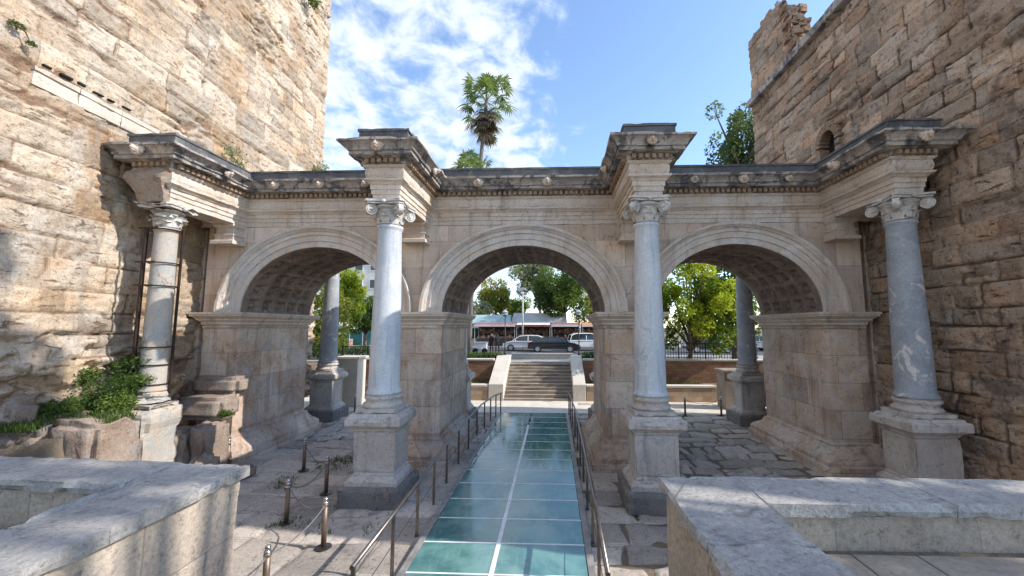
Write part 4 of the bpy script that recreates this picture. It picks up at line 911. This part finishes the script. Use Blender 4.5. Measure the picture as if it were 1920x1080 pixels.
def car(label, x, y, rz, paint, kind='hatch', Ln=4.2):
    t = thing('parked_car', label, 'car', (x, y, 1.62), 'cars in the street beyond the gate'); t.rotation_euler.z = rz
    k = Ln / 4.2; W = .88
    if kind == 'hatch': roof = [(-1.95, .92), (-1.75, 1.30), (-1.3, 1.47), (-.2, 1.50), (.45, 1.42), (1.15, .98)]
    elif kind == 'suv': roof = [(-2.0, 1.0), (-1.85, 1.5), (-1.4, 1.68), (.1, 1.70), (.6, 1.58), (1.15, 1.08)]
    else: roof = [(-1.75, .96), (-1.25, 1.18), (-.75, 1.38), (-.1, 1.42), (.4, 1.34), (1.2, .95)]
    low = [(-2.08, .35), (-2.1, .62), (-2.05, .86)] + [(-1.9, .93), (-.9, .95), (1.15, .94), (1.75, .83), (2.05, .70), (2.1, .5), (2.05, .28)]
    if kind == 'suv': low = [(a, b * 1.1 if b > .5 else b + .05) for a, b in low]
    def loft(pts, w0, w1, zl, zh):
        V = []; n = len(pts)
        for s in (-1, 1):
            for a, b in pts:
                q = (b - zl) / (zh - zl); wd = w0 + (w1 - w0) * q; wd *= 1 - .10 * max(0, (abs(a) - 1.5) / .6) ** 2; V.append((a * k, s * wd, b))
        return V, [tuple(range(n - 1, -1, -1)), tuple(range(n, 2 * n))] + [(i, (i + 1) % n, n + (i + 1) % n, n + i) for i in range(n)]
    body = MB().add(*loft(low, W, W * .98, .28, .95)).build('body', paint, t, bevel=.05, seg=3)
    z0 = roof[0][1] - .02; g = MB().add(*loft([(a, b) for a, b in roof] , W * .94, W * .72, roof[0][1], 1.6)).build('window_band', 'glassdark', t, bevel=.03)
    rr = [(a, b + .012) for a, b in roof[1:-1]]; rr = rr + [(a, b - .07) for a, b in rr[::-1]]
    MB().add(*loft(rr, W * .96, W * .735, roof[0][1], 1.6)).build('roof', paint, t, bevel=.02)
    for xa in (roof[0], roof[-1]):
        nb = roof[1] if xa is roof[0] else roof[-2]
        for s in (-1, 1): MB().tube([(xa[0] * k, s * W * .93, xa[1]), (nb[0] * k, s * W * .78, nb[1])], .035, 6).build('pillar', paint, t)
    for s in (-1, 1):
        MB().tube([(-.35 * k, s * W * .945, roof[0][1]), (-.35 * k, s * W * .77, 1.46)], .035, 6).build('pillar', paint, t)
    for xa in (-1.3, 1.3):
        for s in (-1, 1):
            wv = MB().tube([(xa * k, s * .70, .32), (xa * k, s * .90, .32)], .32, 20).build('wheel', 'tyre', t, bevel=.03)
            MB().tube([(xa * k, s * .88, .32), (xa * k, s * .912, .32)], .20, 14).build('rim', 'silver', wv)
    for s in (-1, 1):
        MB().box(2.0 * k - .12, 2.0 * k + .05, s * .62 - .16, s * .62 + .16, .60, .74).build('headlight', 'lampglass', t, bevel=.03)
        MB().box(-2.08 * k - .02, -2.08 * k + .1, s * .68 - .12, s * .68 + .12, .66, .86).build('tail_light', 'redlamp', t, bevel=.02)
        MB().ball((.85 * k, s * .97, 1.0), (.07, .11, .07), 8, 6).build('mirror', paint, t)
    return t
car('white hatchback in the street, partly behind the black car', -1.85, 26.8, PI, 'white', 'hatch', 4.2)
car('black coupe passing in the street above the stairs', .95, 24.6, 0, 'black', 'coupe', 4.7)
car('white off-roader at the right of the middle arch, behind the black car', 4.35, 27.5, R(8), 'white', 'suv', 4.0)
car('black hatchback parked behind the railing in the right arch', 14.9, 24.6, R(0), 'black', 'hatch', 4.3)
car('silver car parked behind the dark column in the right arch', 20.2, 27.6, PI, 'silver', 'hatch', 4.3)
car('white van-like car just right of the dark back column', 24.6, 30.0, R(180), 'white', 'suv', 4.6)
car('dark blue car glimpsed just right of the front column', 9.4, 25.5, PI, 'silver', 'coupe', 4.4)

def stall(label, x0, x1, y, z, h, awn, col2, seed):
    t = thing('market_stall', label, 'market stall', ((x0 + x1) / 2, y, z), 'market stalls across the street'); w_ = x1 - x0; r = random.Random(seed)
    MB().rects([(-w_ / 2, w_ / 2, -1.3, 1.2, h - .28), (-w_ / 2, w_ / 2, -1.3, 1.2, h - .20), (-w_ / 2 + .1, w_ / 2 - .1, -.4, .8, h + .02)]).build('awning', awn, t)
    MB().box(-w_ / 2, w_ / 2, -1.34, -1.31, h - .42, h - .2).build('awning_trim', col2, t)
    MB().box(-w_ / 2, w_ / 2, 1.15, 1.25, 0, h - .25).build('back_panel', 'shopdark', t)
    for sx in (-1, 1):
        for yy in (-1.25, 1.1): MB().tube([(sx * (w_ / 2 - .06), yy, 0), (sx * (w_ / 2 - .06), yy, h - .25)], .03, 6).build('post', 'pole', t)
    MB().box(-w_ / 2 + .2, w_ / 2 - .2, -.9, -.2, .05, .85).build('counter', 'shopdark', t)
    g = MB(); g2 = MB(); x = -w_ / 2 + .25
    while x < w_ / 2 - .3: hh = r.uniform(.15, .45); g.box(x, x + .26, -.85, -.3, .855, .855 + hh); g2.box(x, x + .24, .9, 1.1, r.uniform(1.1, 1.5), r.uniform(1.7, 2.1)); x += .3
    g.build('goods', 'goods', t, bevel=.03); g2.build('hanging_goods', 'goods', t, bevel=.02)
stall('market stall with a pale-edged red awning, left half of the middle arch', -7.9, -3.3, 33.2, 1.76, 2.6, 'awn_red', 'awn_white', 1)
stall('market stall with a white awning front behind the white car', -3.2, .6, 33.2, 1.76, 2.6, 'awn_white', 'awn_red', 2)
stall('market stall with a red awning behind the black car', .7, 4.0, 33.2, 1.76, 2.6, 'awn_red', 'awn_white', 3)
stall('market stall with an orange awning at the right of the middle arch', 4.1, 7.4, 33.2, 1.76, 2.6, 'awn_orange', 'awn_white', 4)
def shed(label, x0, x1, y, z, h, rh, rm, wallm):
    t = thing('kiosk', label, 'kiosk', ((x0 + x1) / 2, y, z)); w_ = x1 - x0
    MB().box(-w_ / 2 + .1, w_ / 2 - .1, -1.4, 1.6, 0, h).build('wall', wallm, t)
    MB().rects([(-w_ / 2 - .1, w_ / 2 + .1, -1.7, 1.8, h), (-w_ / 2 - .1, w_ / 2 + .1, -1.7, 1.8, h + .12), (-w_ / 2 + .1, w_ / 2 - .1, -.6, 1.0, h + rh)]).build('roof', rm, t)
    MB().box(-w_ / 2 + .5, w_ / 2 - .5, -1.45, -1.42, .8, 2.0).build('window', 'glassdark', t)
shed('long kiosk with a teal metal roof above the stalls', -9.6, -4.2, 36.5, 1.76, 2.5, 1.1, 'roof_teal', 'plaster')
shed('long kiosk with a pale grey metal roof behind the stalls', -4.0, 2.4, 37.0, 1.76, 2.6, 1.25, 'roof_grey', 'plaster')
tent = thing('market_tent', 'white canvas market tent beyond the left arch', 'tent', (-22.4, 30.5, 1.7))
MB().rects([(-1.9, 1.9, -1.5, 1.5, 2.0), (-1.9, 1.9, -1.5, 1.5, 2.35), (-.3, .3, -.3, .3, 3.0)]).build('canopy', 'awn_white', tent)
for sx in (-1, 1):
    for sy in (-1, 1): MB().tube([(sx * 1.85, sy * 1.45, 0), (sx * 1.85, sy * 1.45, 2.0)], .035, 6).build('pole', 'pole', tent)
MB().box(-1.5, 1.5, -.8, 0, .0, .9).build('counter', 'goods', tent)
tag(base(MB().rects([(-27, -17.5, 32.5, 34.0, 4.75), (-27, -17.5, 32.5, 34.0, 5.35), (-27, -17.5, 33.6, 34.2, 5.9)]).box(-26.8, -17.7, 33.9, 34.3, 1.7, 5.0).build('shop_awning', 'awn_teal'), (-22, 33.4, 1.7)), 'long dark teal awning front beyond the left arch, above the white tent', 'awning')
def building(label, x0, x1, y0, y1, z1, m, rows, cols, group=None):
    t = thing('apartment_building', label, 'building', ((x0 + x1) / 2, y0, 1.7), group); w_ = x1 - x0
    MB().box(-w_ / 2, w_ / 2, 0, y1 - y0, 0, z1 - 1.7).build('wall', m, t); MB().box(-w_ / 2 - .2, w_ / 2 + .2, -.25, y1 - y0, z1 - 1.7, z1 - 1.3).build('roof', 'roof_grey', t)
    for i in range(cols):
        for j in range(rows):
            cx = -w_ / 2 + (i + .5) * w_ / cols; cz = 2.6 + j * 3.0
            if cz + 1.5 > z1 - 1.7: continue
            f = MB().box(cx - .75, cx + .75, -.06, .0, cz - .1, cz + 1.5).build('window', 'white', t); MB().box(cx - .62, cx + .62, -.08, -.061, cz, cz + 1.4).build('pane', 'glassdark', f)
building('pale apartment block with rows of windows far beyond the left arch', -38, -25, 52, 60, 15.0, 'plaster', 5, 5)
building('low cream house behind the trees beyond the left arch', -24.5, -16, 48, 56, 9.0, 'plaster', 2, 3)
def lamp(x, y, label, z=1.70, h=3.05):
    t = thing('street_lamp', label, 'street lamp', (x, y, z), 'lantern lamps by the stairs')
    MB().lathe((0, 0, 0), [(.11, 0), (.11, .12), (.06, .2), (.045, .5), (.035, h)], 12).build('post', 'iron', t, smooth=True)
    MB().lathe((0, 0, h), [(.05, 0), (.15, .04), (.19, .10)], 8).build('lantern_base', 'iron', t); MB().lathe((0, 0, h + .10), [(.17, 0), (.22, .26)], 8).build('lantern_glass', 'lampglass', t); MB().lathe((0, 0, h + .36), [(.26, 0), (.10, .12), (.02, .2)], 8).build('lantern_cap', 'lampglass', t)
lamp(-2.95, 19.8, 'lantern street lamp left of the stairs in the middle arch'); lamp(2.96, 19.8, 'lantern street lamp right of the stairs in the middle arch')
lp = thing('light_pole', 'tall pale grey light pole standing behind the white car', 'light pole', (-2.2, 25.8 + 2.6, 1.66))
MB().tube([(0, 0, 0), (0, 0, 6.2)], [.10, .06], 10).build('pole', 'pole', lp, smooth=True); MB().box(-.55, .3, -.1, .1, 6.0, 6.25).build('lamp_head', 'pole', lp, bevel=.04)
def person(label, x, y, z, rz, arm=.5):
    me = bpy.data.meshes.new('person'); h = 1.70
    V = [(0, 0, .93), (0, 0, 1.15), (0, 0, 1.38), (0, .01, 1.50), (0, .02, 1.60), (0, .03, 1.68), (.10, 0, .88), (.13, .02, .50), (.13, -.03, .08), (.13, .10, .03), (-.10, 0, .88), (-.12, .06, .50), (-.14, .05, .08), (-.14, .18, .03),
         (.20, 0, 1.40), (.26, -.02, 1.14), (.25, .12, .92), (-.20, 0, 1.40), (-.25, .02, 1.14), (-.20, .2, 1.0)]
    E = [(0, 1), (1, 2), (2, 3), (3, 4), (4, 5), (0, 6), (6, 7), (7, 8), (8, 9), (0, 10), (10, 11), (11, 12), (12, 13), (2, 14), (14, 15), (15, 16), (2, 17), (17, 18), (18, 19)]
    rad = [.16, .15, .16, .06, .10, .09, .10, .07, .045, .04, .10, .07, .045, .04, .07, .05, .035, .07, .05, .035]
    me.from_pydata(V, E, []); o = link('person', me, 'cloth_dark'); o.location = (x, y, z); o.rotation_euler.z = rz
    sk = o.modifiers.new('skin', 'SKIN'); me.skin_vertices.new() if not me.skin_vertices else None
    for v, q in zip(me.skin_vertices[0].data, rad): v.radius = (q, q * .8)
    me.skin_vertices[0].data[0].use_root = True; sub = o.modifiers.new('sub', 'SUBSURF'); sub.levels = sub.render_levels = 2
    tag(o, label, 'person')
    hd = MB().ball((0, .04, 1.62), (.085, .10, .12), 12, 10); hd.ball((0, .145, 1.61), (.018, .025, .03), 6, 5); hd.build('head', 'skin', o, smooth=True)
    MB().ball((0, .02, 1.665), (.095, .105, .10), 12, 8).build('hair', 'cloth_dark', o, smooth=True)
person('person in dark clothes standing behind the hedge left of the stairs', -4.25, 21.4, 1.62, R(160)); person('person in dark clothes beside the other one, facing the stalls', -3.85, 21.9, 1.62, R(20))
cart = thing('vendor_cart', 'white vendor cart at the left side of the middle arch', 'cart', (-5.3, 22.0, 1.62))
MB().box(-.55, .55, -.35, .35, .35, .95).build('body', 'white', cart, bevel=.04); MB().box(-.6, .6, -.4, .4, .95, 1.0).build('counter', 'pole', cart, bevel=.01)
for sx in (-1, 1): MB().tube([(sx * .4, -.42, .25), (sx * .4, -.36, .25)], .25, 16).build('wheel', 'tyre', cart)
#@@PART5
# ================================================================== TREES
make_tree('street_tree', 'bright lime-green tree in sunlight hanging over the wall behind the right arch', 'tree', (9.6, 14.0, 1.7), (9.6, 12.3, 5.6), (2.7, 2.3, 3.4), 60, .58, 17000, .09, 'leaf_lime', 21, .16, lo=.0, hi=.95)
make_tree('street_tree', 'dark green tree behind the back column of the right arch', 'tree', (13.6, 16.5, 1.7), (13.4, 16.0, 6.0), (2.6, 2.2, 3.6), 40, .8, 8000, .13, 'leaf_green', 22, .2, lo=0, hi=.5)
make_tree('tall_tree', 'tall bluish-green tree rising beside the shaded tower', 'tree', (14.2, 15.5, 1.7), (13.9, 14.6, 16.9), (2.5, 2.2, 3.0), 46, .62, 5200, .12, 'leaf_blue', 23, .24)
make_tree('street_tree', 'large dark green plane tree in the middle arch behind the light pole', 'tree', (2.6, 37.5, 1.7), (1.8, 36.0, 8.3), (3.7, 3.0, 3.0), 55, .95, 12000, .16, 'leaf_green', 24, .22, lo=.1, hi=.75)
make_tree('street_tree', 'pale feathery tree top behind the plane tree in the middle arch', 'tree', (-.6, 42.0, 1.7), (-2.0, 41.5, 11.0), (3.2, 2.4, 2.3), 36, .9, 5200, .17, 'leaf_pale', 25, .2)
make_tree('street_tree', 'yellowing tree at the right side of the middle arch', 'tree', (6.0, 39.0, 1.7), (6.2, 38.0, 6.3), (2.4, 2.2, 2.6), 34, .8, 7000, .15, 'leaf_autumn', 26, .18)
make_tree('street_tree', 'rounded yellow-green tree at the left of the middle arch', 'tree', (-7.2, 44.0, 1.7), (-7.4, 43.5, 8.0), (2.6, 2.2, 2.2), 34, .8, 6500, .16, 'leaf_autumn', 27, .18)
make_tree('street_tree', 'pale flowering bush-like tree low behind the kiosk roof', 'tree', (-9.6, 41.0, 1.7), (-9.4, 41.0, 5.6), (2.2, 1.6, 1.5), 28, .7, 4200, .15, 'leaf_pale', 28, .14)
make_tree('street_tree', 'dark tree between the pole and the yellow-green tree', 'tree', (-4.0, 46.0, 1.7), (-4.2, 45.5, 6.0), (1.9, 1.8, 1.9), 24, .75, 4200, .16, 'leaf_green', 29, .16)
make_tree('street_tree', 'bright green tree beside the back column in the left arch', 'tree', (-16.6, 20.5, 1.7), (-16.4, 20.2, 6.4), (1.5, 1.5, 2.4), 34, .55, 6500, .10, 'leaf_lime', 30, .14, lo=.1, hi=.7)
make_tree('street_tree', 'olive brown leafy tree filling the left side of the left arch', 'tree', (-16.2, 16.8, 1.7), (-15.4, 16.0, 4.4), (1.6, 1.8, 2.9), 36, .6, 7500, .10, 'leaf_autumn', 31, .14, lo=0, hi=.55)
make_tree('street_tree', 'green tree right of the pale block in the left arch', 'tree', (-17.6, 26.5, 1.7), (-17.4, 26.0, 5.2), (1.3, 1.6, 2.2), 30, .55, 5500, .11, 'leaf_green', 32, .14, lo=.1, hi=.8)
make_tree('street_tree', 'distant tree top just showing beside the sunlit tower over the gate', 'tree', (-14.0, 24.0, 1.7), (-13.2, 23.5, 19.2), (1.3, 1.2, .9), 14, .5, 1300, .13, 'leaf_blue', 33, .2)
make_tree('shade_tree', 'tall tree standing right of the terrace outside the frame, dappling the parapets', 'tree', (15.5, -10.8, 1.6), (14.5, -10.4, 14.2), (4.4, 2.3, 5.8), 15, .70, 900, .19, 'leaf_green', 34, .3)
make_tree('shade_tree', 'very tall slender tree beyond the right tower outside the frame, shading the lower left wall', 'tree', (16.0, -10.2, 1.6), (14.2, -8.0, 22.2), (2.0, 1.5, 3.0), 20, .65, 2400, .19, 'leaf_green', 36, .16)
def fan_palm(label, basep, top, cr, nf, seed, dead=True, lean=(0, 0), tr=.22):
    t = thing('palm_tree', label, 'palm', basep); r = random.Random(seed); H = Vector(top) - Vector(basep)
    tk = MB(); pts = [Vector((H.x * k ** 1.6, H.y * k ** 1.6, H.z * k)) for k in [i / 12 for i in range(13)]]
    tk.tube(pts, [tr * (1.35 - .5 * i / 12) for i in range(13)], 12).build('trunk', 'palmbark', t, smooth=True)
    V = []; F = []; T = []; DV = []; DF = []; DT = []
    def frond(c, el, az, L_, fr, VV, FF, TT, tint, droop):
        d = Vector((math.cos(el) * math.cos(az), math.cos(el) * math.sin(az), math.sin(el))); tip = c + d * L_; tip.z -= droop * L_
        d = (tip - c).normalized(); sd = d.cross(Vector((0, 0, 1))).normalized() if abs(d.z) < .97 else Vector((1, 0, 0)); up = sd.cross(d)
        b0 = len(VV); w_ = .02; VV += [tuple(c - sd * w_), tuple(c + sd * w_), tuple(tip + sd * w_), tuple(tip - sd * w_)]; FF.append((b0, b0 + 1, b0 + 2, b0 + 3)); TT += [.2] * 4
        for i in range(19):
            a = (i - 9) / 9 * 2.1; e = d * math.cos(a) + sd * math.sin(a) + up * .18 * math.cos(a * 2) + Vector((0, 0, -.28 * r.random())); l = fr * r.uniform(.75, 1.1) * (1 - .15 * abs(a) / 2.1)
            q = sd * math.cos(a) - d * math.sin(a); wd = fr * .06; b0 = len(VV); mid = tip + e * l * .55; end = tip + e * l + Vector((0, 0, -.22 * l))
            VV += [tuple(tip), tuple(mid + q * wd), tuple(end), tuple(mid - q * wd)]; FF.append((b0, b0 + 1, b0 + 2, b0 + 3)); x = min(1, max(0, tint + r.gauss(0, .15))); TT += [x] * 4
    for i in range(nf):
        el = R(85) - R(112) * (i / nf) ** .9; az = i * 2.39996 + r.uniform(-.3, .3)
        frond(H.copy(), el, az, cr * r.uniform(.42, .78), cr * .36, V, F, T, .35 + .35 * r.random() + .15 * math.sin(el), .08)
    np_mesh('crown', V, F, 'leaf_palm', t, {'tint': T})
    if dead:
        for i in range(int(nf * 1.0)):
            el = R(-30) - R(52) * r.random(); az = r.uniform(0, 2 * PI); c = H - Vector((0, 0, cr * .05 + cr * .5 * r.random()))
            frond(c, el, az, cr * r.uniform(.25, .6), cr * .30, DV, DF, DT, r.uniform(.0, .9), .25)
        np_mesh('dead_fronds', DV, DF, 'leaf_dead', t, {'tint': DT})
fan_palm('tall fan palm with a shaggy skirt of dead fronds rising above the gate', (-5.9, 20.0, 1.7), (-4.75, 20.0, 23.3), 2.9, 40, 3, tr=.17)
fan_palm('lower fan palm crown just showing above the gate beside the tall palm', (-5.6, 17.0, 1.7), (-5.3, 17.0, 15.6), 2.1, 34, 5, dead=False)
